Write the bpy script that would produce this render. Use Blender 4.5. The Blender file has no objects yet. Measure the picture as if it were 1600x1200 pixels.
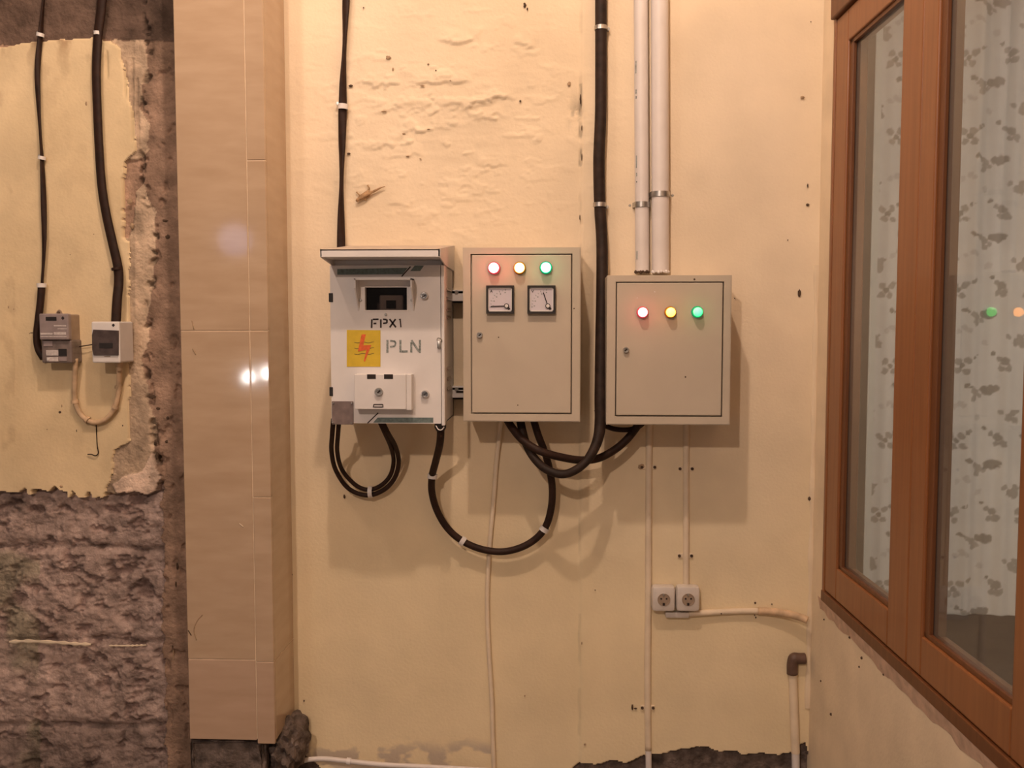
import bpy, bmesh, math, random
import numpy as np
from mathutils import Vector, Matrix, Euler

random.seed(7)
SC = bpy.context.scene
COL = SC.collection

# ------------------------------------------------------------------ camera
F = 1442.0
CAM = Vector((0.0, -2.2, 1.22))
PITCH = math.atan(92.0 / F)
YAW = math.atan(62.0 / F * math.cos(PITCH))
cam_data = bpy.data.cameras.new('camera')
cam_data.sensor_width = 36.0
cam_data.lens = F / 1600.0 * 36.0
cam_data.clip_start = 0.02
cam = bpy.data.objects.new('camera', cam_data)
cam.location = CAM
cam.rotation_euler = (math.pi / 2 - PITCH, 0, YAW)
COL.objects.link(cam)
SC.camera = cam
RM = Euler((math.pi / 2 - PITCH, 0, YAW)).to_matrix()
RI = RM.transposed()

# ------------------------------------------------------------------ world, lights, exposure
W = bpy.data.worlds.new('night_porch')
SC.world = W
W.use_nodes = True
W.node_tree.nodes['Background'].inputs[0].default_value = (1.0, 0.80, 0.69, 1)
W.node_tree.nodes['Background'].inputs[1].default_value = 0.12
SC.view_settings.view_transform = 'Standard'
SC.view_settings.look = 'None'
SC.view_settings.exposure = 0.0
SC.view_settings.gamma = 1.0
SC.view_settings.use_curve_mapping = False


def point_light(name, loc, power, color, size):
    l = bpy.data.lights.new(name, 'POINT')
    l.energy = power
    l.color = color
    l.shadow_soft_size = size
    o = bpy.data.objects.new(name, l)
    o.location = loc
    COL.objects.link(o)
    return o


WARM = (1.0, 0.74, 0.57)
point_light('porch_bulb', (-0.17, -1.25, 2.95), 65, WARM, 0.03)
point_light('side_bulb', (-0.85, -0.95, 2.37), 10, WARM, 0.03)
point_light('yard_lamp', (-0.89, -3.7, 2.72), 140, (1.0, 0.75, 0.60), 0.05)
point_light('street_lamp', (-2.62, -6.0, 0.77), 8, (1.0, 0.95, 0.9), 0.035)
point_light('street_lamp', (-2.45, -6.0, 0.805), 10, (1.0, 0.95, 0.9), 0.035)
point_light('far_window_lamp', (-2.72, -6.0, 1.95), 2.6, (0.55, 0.62, 1.0), 0.14)
sl = bpy.data.lights.new('curtain_fill', 'SPOT')  # unseen spot added inside the room to light the curtain
sl.energy = 66
sl.color = (1.0, 0.86, 0.74)
sl.spot_size = math.radians(62)
sl.spot_blend = 0.35
sl.shadow_soft_size = 0.08
so_ = bpy.data.objects.new('curtain_fill', sl)
so_.location = (1.52, -1.3, 1.4)
so_.rotation_euler = (Vector((1.27, 0.45, 1.26)) - Vector((1.52, -1.3, 1.4))).to_track_quat('-Z', 'Y').to_euler()
COL.objects.link(so_)


def ray(px, py):
    return RM @ Vector(((px - 800) / F, (600 - py) / F, -1.0))


def P(px, py, d=0.0):
    """point on the plane d metres in front of the back wall"""
    r = ray(px, py)
    t = (-d - CAM.y) / r.y
    return CAM + r * t


def pix(X, Y, Z):
    """numpy: photo position of world points (only used to look up wear patches)"""
    v = np.stack([X - CAM.x, Y - CAM.y, Z - CAM.z], -1)
    c = v @ np.array(RM)
    return 800 + F * c[..., 0] / -c[..., 2], 600 - F * c[..., 1] / -c[..., 2]


# ------------------------------------------------------------------ materials
def mat(name, color, rough=0.6, var=0.12, scale=12.0, bump=0.0, bscale=60.0, metal=0.0, spec=0.4,
        stretch=(1, 1, 1), attr=None, emit=None, color2=None, coat=0.0, bdist=0.002, detail=4):
    m = bpy.data.materials.new(name)
    m.use_nodes = True
    nt = m.node_tree
    N, L = nt.nodes, nt.links
    b = N['Principled BSDF']
    b.inputs['Roughness'].default_value = rough
    b.inputs['Metallic'].default_value = metal
    b.inputs['Specular IOR Level'].default_value = spec
    if coat:
        b.inputs['Coat Weight'].default_value = coat
        b.inputs['Coat Roughness'].default_value = 0.06
    tc = N.new('ShaderNodeTexCoord')
    mp = N.new('ShaderNodeMapping')
    mp.inputs['Scale'].default_value = stretch
    L.new(tc.outputs['Object'], mp.inputs['Vector'])
    nz = N.new('ShaderNodeTexNoise')
    nz.inputs['Scale'].default_value = scale
    nz.inputs['Detail'].default_value = detail
    L.new(mp.outputs['Vector'], nz.inputs['Vector'])
    mix = N.new('ShaderNodeMix')
    mix.data_type = 'RGBA'
    c = Vector(color)
    c2 = Vector(color2) if color2 else c * (1 - 2 * var)
    c1 = c if color2 else c * (1 + var)
    mix.inputs['A'].default_value = (*c2, 1)
    mix.inputs['B'].default_value = (*c1, 1)
    cr = N.new('ShaderNodeMapRange')
    cr.inputs['From Min'].default_value = 0.3
    cr.inputs['From Max'].default_value = 0.7
    L.new(nz.outputs['Fac'], cr.inputs['Value'])
    L.new(cr.outputs['Result'], mix.inputs['Factor'])
    out = mix.outputs['Result']
    if attr:
        at = N.new('ShaderNodeAttribute')
        at.attribute_name = attr
        mu = N.new('ShaderNodeMix')
        mu.data_type = 'RGBA'
        mu.blend_type = 'MULTIPLY'
        mu.inputs['Factor'].default_value = 1.0
        L.new(out, mu.inputs['A'])
        L.new(at.outputs['Color'], mu.inputs['B'])
        out = mu.outputs['Result']
    L.new(out, b.inputs['Base Color'])
    if bump:
        n2 = N.new('ShaderNodeTexNoise')
        n2.inputs['Scale'].default_value = bscale
        n2.inputs['Detail'].default_value = 5
        L.new(mp.outputs['Vector'], n2.inputs['Vector'])
        bp = N.new('ShaderNodeBump')
        bp.inputs['Strength'].default_value = bump
        bp.inputs['Distance'].default_value = bdist
        L.new(n2.outputs['Fac'], bp.inputs['Height'])
        L.new(bp.outputs['Normal'], b.inputs['Normal'])
    if emit:
        b.inputs['Emission Color'].default_value = (*emit, 1)
        b.inputs['Emission Strength'].default_value = 1.0
    return m


def glass_mat(name, tint=(0.9, 0.92, 0.9), haze=0.0):
    m = bpy.data.materials.new(name)
    m.use_nodes = True
    nt = m.node_tree
    N, L = nt.nodes, nt.links
    N.remove(N['Principled BSDF'])
    fr = N.new('ShaderNodeFresnel')
    fr.inputs['IOR'].default_value = 1.5
    tr = N.new('ShaderNodeBsdfTransparent')
    tr.inputs['Color'].default_value = (*tint, 1)
    gl = N.new('ShaderNodeBsdfGlossy')
    gl.inputs['Roughness'].default_value = 0.02
    mx = N.new('ShaderNodeMixShader')
    # thin sheet: reflect at the outer face only (the light is not bent on its way through)
    ge = N.new('ShaderNodeNewGeometry')
    sb = N.new('ShaderNodeMath')
    sb.operation = 'SUBTRACT'
    sb.inputs[0].default_value = 1.0
    L.new(ge.outputs['Backfacing'], sb.inputs[1])
    ml = N.new('ShaderNodeMath')
    ml.operation = 'MULTIPLY'
    L.new(fr.outputs['Fac'], ml.inputs[0])
    L.new(sb.outputs[0], ml.inputs[1])
    L.new(ml.outputs[0], mx.inputs['Fac'])
    L.new(tr.outputs[0], mx.inputs[1])
    L.new(gl.outputs[0], mx.inputs[2])
    last = mx.outputs[0]
    if haze:
        df = N.new('ShaderNodeBsdfDiffuse')
        df.inputs['Color'].default_value = (0.6, 0.55, 0.5, 1)
        m2 = N.new('ShaderNodeMixShader')
        m2.inputs['Fac'].default_value = haze
        L.new(last, m2.inputs[1])
        L.new(df.outputs[0], m2.inputs[2])
        last = m2.outputs[0]
    L.new(last, N['Material Output'].inputs['Surface'])
    return m


M = {}
M['cream'] = mat('cream_plaster', (0.80, 0.665, 0.49), 0.85, 0.05, 5, 0.35, 140, attr='tint', spec=0.2)
M['cream_plain'] = mat('cream_paint', (0.78, 0.65, 0.48), 0.8, 0.06, 8, 0.3, 120, spec=0.2)
M['conduit'] = mat('painted_conduit', (0.78, 0.65, 0.49), 0.55, 0.06, 20, spec=0.35)
M['yellow'] = mat('yellow_plaster', (0.76, 0.60, 0.375), 0.85, 0.06, 9, 0.35, 150, attr='tint', spec=0.2)
M['masonry'] = mat('bare_masonry', (0.40, 0.335, 0.315), 0.95, 0.22, 22, 0.9, 90, attr='tint', spec=0.15, bdist=0.006)
M['base'] = mat('damp_mortar', (0.15, 0.115, 0.10), 0.9, 0.3, 40, 0.9, 100, attr='tint', spec=0.2, bdist=0.006)
M['tile'] = mat('travertine_tile', (0.51, 0.378, 0.262), 0.06, 0.0, 3.2, color2=(0.45, 0.322, 0.215), stretch=(2.6, 2.6, 11),
                spec=0.5, detail=6)
M['base_plain'] = mat('rough_mortar', (0.16, 0.125, 0.11), 0.9, 0.3, 40, 0.9, 100, spec=0.2, bdist=0.006)
M['tan_white'] = mat('tan_hood_top', (0.55, 0.46, 0.38), 0.7, 0.1, 30)  # hood top toned tan, darker than the cabinet white
M['tile2'] = mat('travertine_tile_reddish', (0.51, 0.365, 0.265), 0.1, 0.0, 3.2, color2=(0.45, 0.315, 0.22),
                 stretch=(2.6, 2.6, 11), spec=0.5, detail=6)
M['grout'] = mat('pale_grout', (0.66, 0.52, 0.38), 0.9, 0.1, 40)
M['concrete'] = mat('rough_concrete', (0.27, 0.21, 0.165), 0.95, 0.2, 20, 0.8, 80, spec=0.2)
M['white'] = mat('white_powder_coat', (0.72, 0.69, 0.68), 0.42, 0.03, 14, spec=0.45)
M['beige'] = mat('beige_powder_coat', (0.53, 0.455, 0.36), 0.42, 0.025, 10, 0.12, 400, spec=0.4, bdist=0.0006)
M['black_cable'] = mat('black_cable_sheath', (0.030, 0.013, 0.008), 0.6, 0.2, 60, spec=0.25)
M['dusty_cable'] = mat('dusty_cable_sheath', (0.030, 0.017, 0.012), 0.6, 0.25, 50, spec=0.25)
M['pvc'] = mat('white_pvc', (0.72, 0.665, 0.64), 0.4, 0.03, 20, spec=0.45)
M['white_plastic'] = mat('white_plastic', (0.74, 0.70, 0.68), 0.4, 0.03, 30, spec=0.45)
M['socket'] = mat('socket_plastic', (0.66, 0.60, 0.55), 0.35, 0.04, 40, spec=0.5)
M['steel'] = mat('galvanised_steel', (0.55, 0.53, 0.5), 0.35, 0.15, 60, metal=0.9)
M['chrome'] = mat('chrome', (0.7, 0.68, 0.66), 0.18, 0.05, 60, metal=1.0)
M['black'] = mat('black_plastic', (0.02, 0.016, 0.015), 0.5, 0.1, 40)
M['dark'] = mat('dark_cavity', (0.03, 0.022, 0.02), 0.9, 0.1, 40)
M['paint_black'] = mat('stencil_black', (0.03, 0.022, 0.024), 0.7, 0.2, 200)
M['paint_teal'] = mat('stencil_teal', (0.15, 0.20, 0.195), 0.6, 0.15, 150)
M['paint_grey'] = mat('stencil_grey', (0.27, 0.30, 0.29), 0.7, 0.3, 300)
M['paint_yellow'] = mat('sign_yellow', (0.64, 0.44, 0.03), 0.5, 0.05, 60)
M['paint_red'] = mat('sign_red', (0.72, 0.13, 0.03), 0.5, 0.1, 150)
M['paint_blue'] = mat('sign_wave', (0.28, 0.20, 0.04), 0.6, 0.2, 200)
M['brown_plate'] = mat('brown_plate', (0.20, 0.15, 0.14), 0.5, 0.12, 60)
M['dial'] = mat('dial_white', (0.62, 0.57, 0.62), 0.35, 0.02, 40, spec=0.5)
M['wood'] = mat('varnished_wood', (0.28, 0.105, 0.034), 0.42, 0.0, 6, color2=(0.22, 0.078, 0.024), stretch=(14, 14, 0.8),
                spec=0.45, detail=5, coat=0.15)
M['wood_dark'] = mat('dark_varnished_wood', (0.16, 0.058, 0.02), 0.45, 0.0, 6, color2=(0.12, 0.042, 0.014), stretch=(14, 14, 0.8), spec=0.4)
M['mortar_edge'] = mat('mortar_smear', (0.62, 0.44, 0.33), 0.9, 0.12, 40, 0.5, 90)
M['glass'] = glass_mat('window_glass', haze=0.10)
M['smoked'] = glass_mat('cabinet_glass', (0.62, 0.58, 0.56))
M['curtain'] = mat('curtain_cloth', (1, 1, 1), 0.9, 0.02, 30, attr='print', spec=0.1)
M['meter_grey'] = mat('meter_grey', (0.31, 0.25, 0.245), 0.35, 0.1, 40, spec=0.5)
M['meter_dark'] = mat('meter_lower_grey', (0.20, 0.155, 0.14), 0.3, 0.15, 50, spec=0.5)
M['meter_side'] = mat('meter_body_tan', (0.36, 0.27, 0.20), 0.45, 0.1, 40)
M['label_pale'] = mat('pale_label', (0.58, 0.52, 0.50), 0.6, 0.1, 200)
M['smoked_lid'] = mat('smoked_lid', (0.085, 0.062, 0.058), 0.2, 0.15, 60, spec=0.6)
M['painted_cable'] = mat('cable_painted_over', (0.62, 0.44, 0.28), 0.6, 0.15, 40, spec=0.3)
M['brown_pvc'] = mat('brown_pvc_elbow', (0.13, 0.075, 0.055), 0.5, 0.15, 50)
M['gecko'] = mat('gecko_skin', (0.40, 0.25, 0.13), 0.7, 0.25, 120)
M['stain'] = mat('dark_speck', (0.09, 0.055, 0.035), 0.9, 0.2, 90)
M['rust'] = mat('rust_speck', (0.42, 0.29, 0.18), 0.9, 0.2, 90)
M['floor'] = mat('porch_floor', (0.27, 0.23, 0.20), 0.6, 0.1, 8)
M['ceil'] = mat('porch_ceiling', (0.42, 0.38, 0.33), 0.9, 0.05, 6)
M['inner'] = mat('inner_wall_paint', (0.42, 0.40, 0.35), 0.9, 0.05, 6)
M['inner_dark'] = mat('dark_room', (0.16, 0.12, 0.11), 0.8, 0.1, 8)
M['putty'] = mat('pale_putty', (0.74, 0.62, 0.47), 0.9, 0.06, 14, 0.4, 90)
EM = {'red': (26.0, 3.4, 3.4), 'amber': (9.0, 3.4, 1.0), 'green': (1.2, 10.0, 5.0), 'red_b': (15.0, 2.2, 2.0),
      'amber_b': (8.0, 2.6, 0.25), 'green_b': (0.0, 3.5, 0.5)}
for k, v in EM.items():
    M['lens_' + k] = mat('lens_' + k, (0.6, 0.6, 0.6), 0.3, 0.0, emit=v)
M['rim_red'] = mat('rim_red', (0.30, 0.10, 0.09), 0.3, emit=(0.35, 0.02, 0.04))
M['rim_amber'] = mat('rim_amber', (0.45, 0.22, 0.03), 0.3)
M['rim_green'] = mat('rim_green', (0.02, 0.22, 0.12), 0.3, emit=(0.0, 0.18, 0.07))


# ------------------------------------------------------------------ object helpers
def wloc(o):
    v = Vector((0, 0, 0))
    while o is not None:
        v += o.location
        o = o.parent
    return v


def thing(name, label, cat, loc=(0, 0, 0), group=None):
    o = bpy.data.objects.new(name, None)
    o.empty_display_size = 0.05
    o.location = loc
    COL.objects.link(o)
    o['label'] = label
    o['category'] = cat
    if group:
        o['group'] = group
    return o


def obj(name, bm, m, parent=None, smooth=False, label=None, kind=None):
    me = bpy.data.meshes.new(name)
    off = wloc(parent)
    bmesh.ops.recalc_face_normals(bm, faces=bm.faces)
    bm.to_mesh(me)
    bm.free()
    if off.length:
        me.transform(Matrix.Translation(-off))
    if smooth:
        me.polygons.foreach_set('use_smooth', [True] * len(me.polygons))
        if smooth != 'all':
            try:
                me.set_sharp_from_angle(angle=math.radians(40))
            except Exception:
                pass
    me.materials.append(m)
    o = bpy.data.objects.new(name, me)
    COL.objects.link(o)
    o.parent = parent
    if label:
        o['label'] = label
    if kind:
        o['kind'] = kind
    return o


def tag(o, label, cat, group=None):
    o['label'] = label
    o['category'] = cat
    if group:
        o['group'] = group
    return o


def recentre(o, loc):
    """move a top-level mesh's origin"""
    loc = Vector(loc)
    o.data.transform(Matrix.Translation(-loc))
    o.location = loc
    return o


def B():
    return bmesh.new()


def box(bm, x0, x1, y0, y1, z0, z1, bev=0.0, seg=2):
    x0, x1 = min(x0, x1), max(x0, x1)
    y0, y1 = min(y0, y1), max(y0, y1)
    z0, z1 = min(z0, z1), max(z0, z1)
    vs = [bm.verts.new((x, y, z)) for x in (x0, x1) for y in (y0, y1) for z in (z0, z1)]
    f = [(0, 1, 3, 2), (4, 6, 7, 5), (0, 4, 5, 1), (2, 3, 7, 6), (0, 2, 6, 4), (1, 5, 7, 3)]
    fs = [bm.faces.new([vs[i] for i in q]) for q in f]
    if bev:
        es = list({e for q in fs for e in q.edges})
        bmesh.ops.bevel(bm, geom=es, offset=bev, segments=seg, affect='EDGES', profile=0.5)
    return bm


def pbox(bm, px0, py0, px1, py1, db, df, bev=0.0):
    """box whose front (at df metres from the wall) has these photo bounds"""
    my, mx = (py0 + py1) / 2, (px0 + px1) / 2
    return box(bm, P(px0, my, df).x, P(px1, my, df).x, -df, -db, P(mx, py1, df).z, P(mx, py0, df).z, bev)


def prism(bm, pts, d):
    """extrude a polygon (list of 3D pts) along vector d"""
    d = Vector(d)
    a = [bm.verts.new(p) for p in pts]
    b = [bm.verts.new(Vector(p) + d) for p in pts]
    n = len(a)
    bm.faces.new(a)
    bm.faces.new(b[::-1])
    for i in range(n):
        bm.faces.new((a[i], b[i], b[(i + 1) % n], a[(i + 1) % n]))
    return bm


def pprism(bm, pxs, db, df):
    pts = [P(x, y, df) for x, y in pxs]
    return prism(bm, pts, (0, df - db, 0))


def stroke(bm, a, b, w, d, t=0.0008):
    """flat paint stroke from a to b (photo points), w pixels wide, on plane d"""
    a, b = Vector(a), Vector(b)
    u = (b - a).normalized()
    n = Vector((-u.y, u.x)) * w / 2
    return pprism(bm, [a + n, b + n, b - n, a - n], d, d + t)


def lathe(bm, c, axis, prof, seg=20):
    """prof: list of (r, h) along the axis"""
    axis = Vector(axis).normalized()
    t = Vector((0, 0, 1)) if abs(axis.z) < 0.9 else Vector((1, 0, 0))
    u = axis.cross(t).normalized()
    v = axis.cross(u)
    c = Vector(c)
    rings = []
    for r, h in prof:
        if r < 1e-6:
            rings.append([bm.verts.new(c + axis * h)])
        else:
            rings.append([bm.verts.new(c + axis * h + (u * math.cos(2 * math.pi * i / seg) + v * math.sin(2 * math.pi * i / seg)) * r) for i in range(seg)])
    for a, b in zip(rings, rings[1:]):
        if len(a) == 1 and len(b) == 1:
            continue
        for i in range(seg):
            j = (i + 1) % seg
            if len(a) == 1:
                bm.faces.new((a[0], b[i], b[j]))
            elif len(b) == 1:
                bm.faces.new((a[i], b[0], a[j]))
            else:
                bm.faces.new((a[i], b[i], b[j], a[j]))
    for r_, k in ((rings[0], 0), (rings[-1], 1)):
        if len(r_) > 1:
            bm.faces.new(r_ if k else r_[::-1])
    return bm


def spline(pts, n=8):
    pts = [Vector(p) for p in pts]
    out = []
    q = [pts[0] * 2 - pts[1]] + pts + [pts[-1] * 2 - pts[-2]]
    for i in range(1, len(q) - 2):
        p0, p1, p2, p3 = q[i - 1:i + 3]
        for k in range(n):
            t = k / n
            out.append(0.5 * ((2 * p1) + (p2 - p0) * t + (2 * p0 - 5 * p1 + 4 * p2 - p3) * t * t + (3 * p1 - p0 - 3 * p2 + p3) * t ** 3))
    out.append(pts[-1])
    return out


def tube(bm, path, r, seg=10, flat=None, twist=0.0, n=8, raw=False):
    """sweep; flat = minor/major ratio with twist in radians per metre"""
    pts = [Vector(p) for p in path] if raw else spline(path, n)
    rings = []
    up = Vector((0, 1, 0))
    s = 0.0
    for i, p in enumerate(pts):
        t = (pts[min(i + 1, len(pts) - 1)] - pts[max(i - 1, 0)]).normalized()
        u = t.cross(up)
        if u.length < 1e-3:
            u = t.cross(Vector((1, 0, 0)))
        u.normalize()
        v = t.cross(u)
        if i:
            s += (p - pts[i - 1]).length
        rr = r(i / (len(pts) - 1)) if callable(r) else r
        a, b = rr, rr * (flat or 1.0)
        ph = twist(s) if callable(twist) else twist * s
        ring = []
        for k in range(seg):
            th = 2 * math.pi * k / seg
            x, y = a * math.cos(th), b * math.sin(th)
            ring.append(bm.verts.new(p + u * (x * math.cos(ph) - y * math.sin(ph)) + v * (x * math.sin(ph) + y * math.cos(ph))))
        rings.append(ring)
    for a, b in zip(rings, rings[1:]):
        for i in range(seg):
            j = (i + 1) % seg
            bm.faces.new((a[i], b[i], b[j], a[j]))
    bm.faces.new(rings[0][::-1])
    bm.faces.new(rings[-1])
    return bm


def band(bm, c, t, r, w, thick=0.0025, seg=16, flat=1.0):
    """a ring clip around a cable at c with direction t"""
    return lathe(bm, c, t, [(r + 0.0006, -w / 2), (r + thick, -w / 2), (r + thick, w / 2), (r + 0.0006, w / 2), (r + 0.0006, -w / 2)], seg)


# ------------------------------------------------------------------ numpy noise
RNG = np.random.RandomState(3)
TAB = RNG.rand(512, 512)


def vn(x, z, sx, sz, ox=0, oz=0):
    x = x * sx + ox * 17.3 + 100
    z = z * sz + oz * 11.9 + 100
    xi, zi = np.floor(x).astype(int), np.floor(z).astype(int)
    fx, fz = x - xi, z - zi
    fx, fz = fx * fx * (3 - 2 * fx), fz * fz * (3 - 2 * fz)
    g = lambda a, b: TAB[a % 512, b % 512]
    return (g(xi, zi) * (1 - fx) + g(xi + 1, zi) * fx) * (1 - fz) + (g(xi, zi + 1) * (1 - fx) + g(xi + 1, zi + 1) * fx) * fz


def fbm(x, z, sx, sz, o=4, k=0.5, seed=0):
    r, a, tot = 0, 1.0, 0
    for i in range(o):
        r = r + a * vn(x, z, sx * 2 ** i, sz * 2 ** i, seed + i, seed + 2 * i)
        tot += a
        a *= k
    return r / tot


def sstep(a, b, x):
    t = np.clip((x - a) / (b - a), 0, 1)
    return t * t * (3 - 2 * t)


def inside(px, py, poly):
    r = np.zeros(px.shape, bool)
    n = len(poly)
    for i in range(n):
        x0, y0 = poly[i]
        x1, y1 = poly[(i + 1) % n]
        if y0 == y1:
            continue
        c = ((y0 > py) != (y1 > py)) & (px < (x1 - x0) * (py - y0) / (y1 - y0) + x0)
        r ^= c
    return r


def grid_obj(name, X, Y, Z, facemask, m, parent=None, tint=None, kind=None, attr='tint'):
    """X,Y,Z 2D arrays (rows = z); facemask (rows-1, cols-1)"""
    R, Cn = X.shape
    idx = np.arange(R * Cn).reshape(R, Cn)
    q = np.stack([idx[:-1, :-1], idx[:-1, 1:], idx[1:, 1:], idx[1:, :-1]], -1)[facemask]
    used, inv = np.unique(q, return_inverse=True)
    q = inv.reshape(q.shape)
    co = np.stack([X, Y, Z], -1).reshape(-1, 3)[used]
    co = co - np.array(wloc(parent))
    me = bpy.data.meshes.new(name)
    me.vertices.add(len(co))
    me.vertices.foreach_set('co', co.astype(np.float32).ravel())
    me.loops.add(q.size)
    me.loops.foreach_set('vertex_index', q.astype(np.int32).ravel())
    me.polygons.add(len(q))
    me.polygons.foreach_set('loop_start', (np.arange(len(q)) * 4).astype(np.int32))
    me.polygons.foreach_set('use_smooth', np.ones(len(q), bool))
    me.update(calc_edges=True)
    if tint is not None:
        a = me.attributes.new(attr, 'FLOAT_COLOR', 'POINT')
        c = np.ones((len(co), 4), np.float32)
        c[:, :3] = tint.reshape(-1, 3)[used]
        a.data.foreach_set('color', c.ravel())
    me.materials.append(m)
    o = bpy.data.objects.new(name, me)
    COL.objects.link(o)
    o.parent = parent
    if kind:
        o['kind'] = kind
    return o


def struct(name, bm, m, parent=None, smooth=False):
    o = obj(name, bm, m, parent, smooth)
    if parent is None:
        o['kind'] = 'structure'
    return o


# ================================================================== SETTING
# ---- right wall frame of reference
XC = P(1276, 508, 0).x                       # corner between back wall and right wall
v = ray(830, 503)
v.z = 0
v.normalize()                                # points away from the camera, along the right wall
UD = -v                                      # along the right wall towards the camera
ND = Vector((-UD.y, UD.x, 0))                # into the porch?
if ND.x > 0:
    ND = -ND
CORNER = Vector((XC, 0, 0))


def RW(t, o, z):
    """right wall coordinates: t along it from the corner, o out of it into the porch, z up"""
    return CORNER + UD * t + ND * o + Vector((0, 0, z))


def RT(px, py, o=0.0):
    """(t, z) where the sight line meets the right wall plane offset o"""
    r = ray(px, py)
    k = ((CORNER + ND * o - CAM).dot(ND)) / r.dot(ND)
    p = CAM + r * k
    return (p - CORNER).dot(UD), p.z


def rbox(bm, t0, t1, o0, o1, z0, z1, bev=0.0):
    b2 = bmesh.new()
    box(b2, t0, t1, o0, o1, z0, z1, bev)
    Mx = Matrix(((UD.x, ND.x, 0, CORNER.x), (UD.y, ND.y, 0, CORNER.y), (0, 0, 1, 0), (0, 0, 0, 1)))
    b2.transform(Mx)
    me = bpy.data.meshes.new('t')
    b2.to_mesh(me)
    b2.free()
    bm.from_mesh(me)
    bpy.data.meshes.remove(me)
    return bm


CEIL = 3.15
# ---- floor and ceiling of the porch
bm = B(); box(bm, -3.0, XC + 0.2, -4.6, 0.12, -0.1, 0.0); struct('floor', bm, M['floor'])
bm = B(); box(bm, -3.0, XC + 0.2, -2.5, 0.12, CEIL, CEIL + 0.1); struct('ceiling', bm, M['ceil'])

# ---- pillar measures
PD = 0.16                                    # how far the pillar stands out
PXL = P(283, 560, PD).x
PXR = P(420, 560, PD).x
PXJ = P(391, 560, PD).x
z_base = P(360, 1156, PD).z

# ---- back wall: plaster with relief over damp mortar at the foot
x0, x1 = PXR - 0.02, XC + 0.02
zs = np.concatenate([np.arange(0.0, 0.33, 0.003), np.arange(0.33, 2.10, 0.0036), [2.2, 2.6, CEIL]])
xs = np.arange(x0, x1 + 0.003, 0.0036)
X, Z = np.meshgrid(xs, zs)
px, py = pix(X, np.zeros_like(X), Z)
h = 0.0012 * (fbm(X, Z, 3, 3, 3, seed=1) - 0.5) * 4 + 0.0004 * (fbm(X, Z, 40, 40, 3, seed=5) - 0.5)
# the right-hand panel of the wall stands slightly proud along a cracked vertical joint
jx = 908 + 1.5 * (fbm(X * 0, Z, 6, 30, 3, seed=9) - 0.5) * 2 - (py - 600) * 0.002
h += 0.006 * sstep(-1.5, 1.5, px - jx)
crack = np.exp(-((px - jx + 2) / 1.6) ** 2) * sstep(0.45, 0.62, fbm(X * 0 + 3, Z, 1, 22, 3, seed=2)) * (0.22 + 0.7 * (py < 260) * (py > 130))
h -= 0.004 * crack
# flaking ridges in the upper panel
wob = (fbm(X, Z, 42, 80, 4, 0.65, seed=12) - 0.5) * 20
for (a, b, c, d, amp) in ((690, 66, 760, 60, 1.0), (560, 134, 730, 130, .9), (590, 174, 660, 164, .8), (670, 178, 800, 152, 1.1),
                          (740, 190, 790, 180, .8), (625, 212, 690, 200, 1.2), (560, 234, 640, 226, .8), (590, 248, 660, 244, .6),
                          (800, 66, 850, 80, .7), (820, 222, 860, 214, .8), (610, 320, 640, 322, .6), (640, 350, 690, 348, .6),
                          (740, 262, 790, 255, .7)):
    ly = b + (px - a) / (c - a) * (d - b) + wob
    along = sstep(a - 12, a + 12, px) * (1 - sstep(c - 12, c + 12, px))
    m1 = sstep(0.35, 0.6, fbm(X, Z, 22, 22, 3, seed=int(a) % 31))
    dy = ly - py
    h += 0.006 * amp * along * m1 * sstep(-1.0, 1.5, dy) * np.exp(-np.clip(dy, 0, 99) / 14)
patch = np.exp(-(((px - 700) / 190) ** 2 + ((py - 190) / 170) ** 2))
h += 0.0016 * patch * (fbm(X, Z, 24, 55, 4, 0.6, seed=20) - 0.5) * 2
h += 0.0028 * patch * sstep(0.61, 0.65, fbm(X, Z, 20, 50, 4, 0.55, seed=23))
# ragged foot of the plaster
rag = (fbm(X, Z, 25, 25, 4, seed=31) - 0.5) * 30
foot = np.interp(px, [430, 462, 475, 520, 880, 905, 985, 1005, 1045, 1095, 1130, 1232, 1246, 1256, 1275, 1300],
                 [1110, 1130, 1178, 1215, 1215, 1192, 1188, 1180, 1172, 1165, 1176, 1176, 1163, 1160, 1215, 1220])
ismort = (py + rag * 0.5 > foot) & (px > 400)
fm = ismort[:-1, :-1]
h -= np.where(ismort, 0.012 + 0.010 * (fbm(X, Z, 30, 30, 4, seed=44) - 0.5), 0)
# colour: faint yellowing, grey scuffs near the foot, specks
tint = np.ones(X.shape + (3,))
y1 = fbm(X, Z, 2.2, 2.2, 4, seed=50)
tint *= (1 + (y1[..., None] - 0.5) * np.array([0.08, 0.12, 0.2]))
tint[..., 2] *= 1 - 0.10 * sstep(500, 1000, py)
sc = sstep(0.52, 0.62, fbm(X, Z, 18, 26, 4, seed=60)) * sstep(1150, 1178, py + (fbm(X, Z, 20, 20, 3, seed=61) - .5) * 20) * (px < 780)
tint *= 1 - sc[..., None] * np.array([0.34, 0.34, 0.22])
tint *= 1 - 0.72 * crack[..., None]
pebble = np.exp(-(((px - 1090) / 24) ** 2 + ((py - 280) / 22) ** 2))
tint *= 1 - 0.10 * pebble[..., None]
fl = np.exp(-((px - 900) / 10) ** 2 - ((py - 178) / 26) ** 2) * sstep(.4, .6, fbm(X, Z, 60, 60, 3, seed=70))
tint *= 1 - 0.45 * fl[..., None]
Y = -h
wb = grid_obj('wall_back', X, Y, Z, ~fm, M['cream'], None, tint, 'structure')
mt = np.ones_like(tint) * (0.8 + 0.5 * fbm(X, Z, 20, 20, 3, seed=80)[..., None])
if fm.any():
    grid_obj('bare_mortar', X, Y, Z, fm, M['base'], wb, mt)
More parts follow.
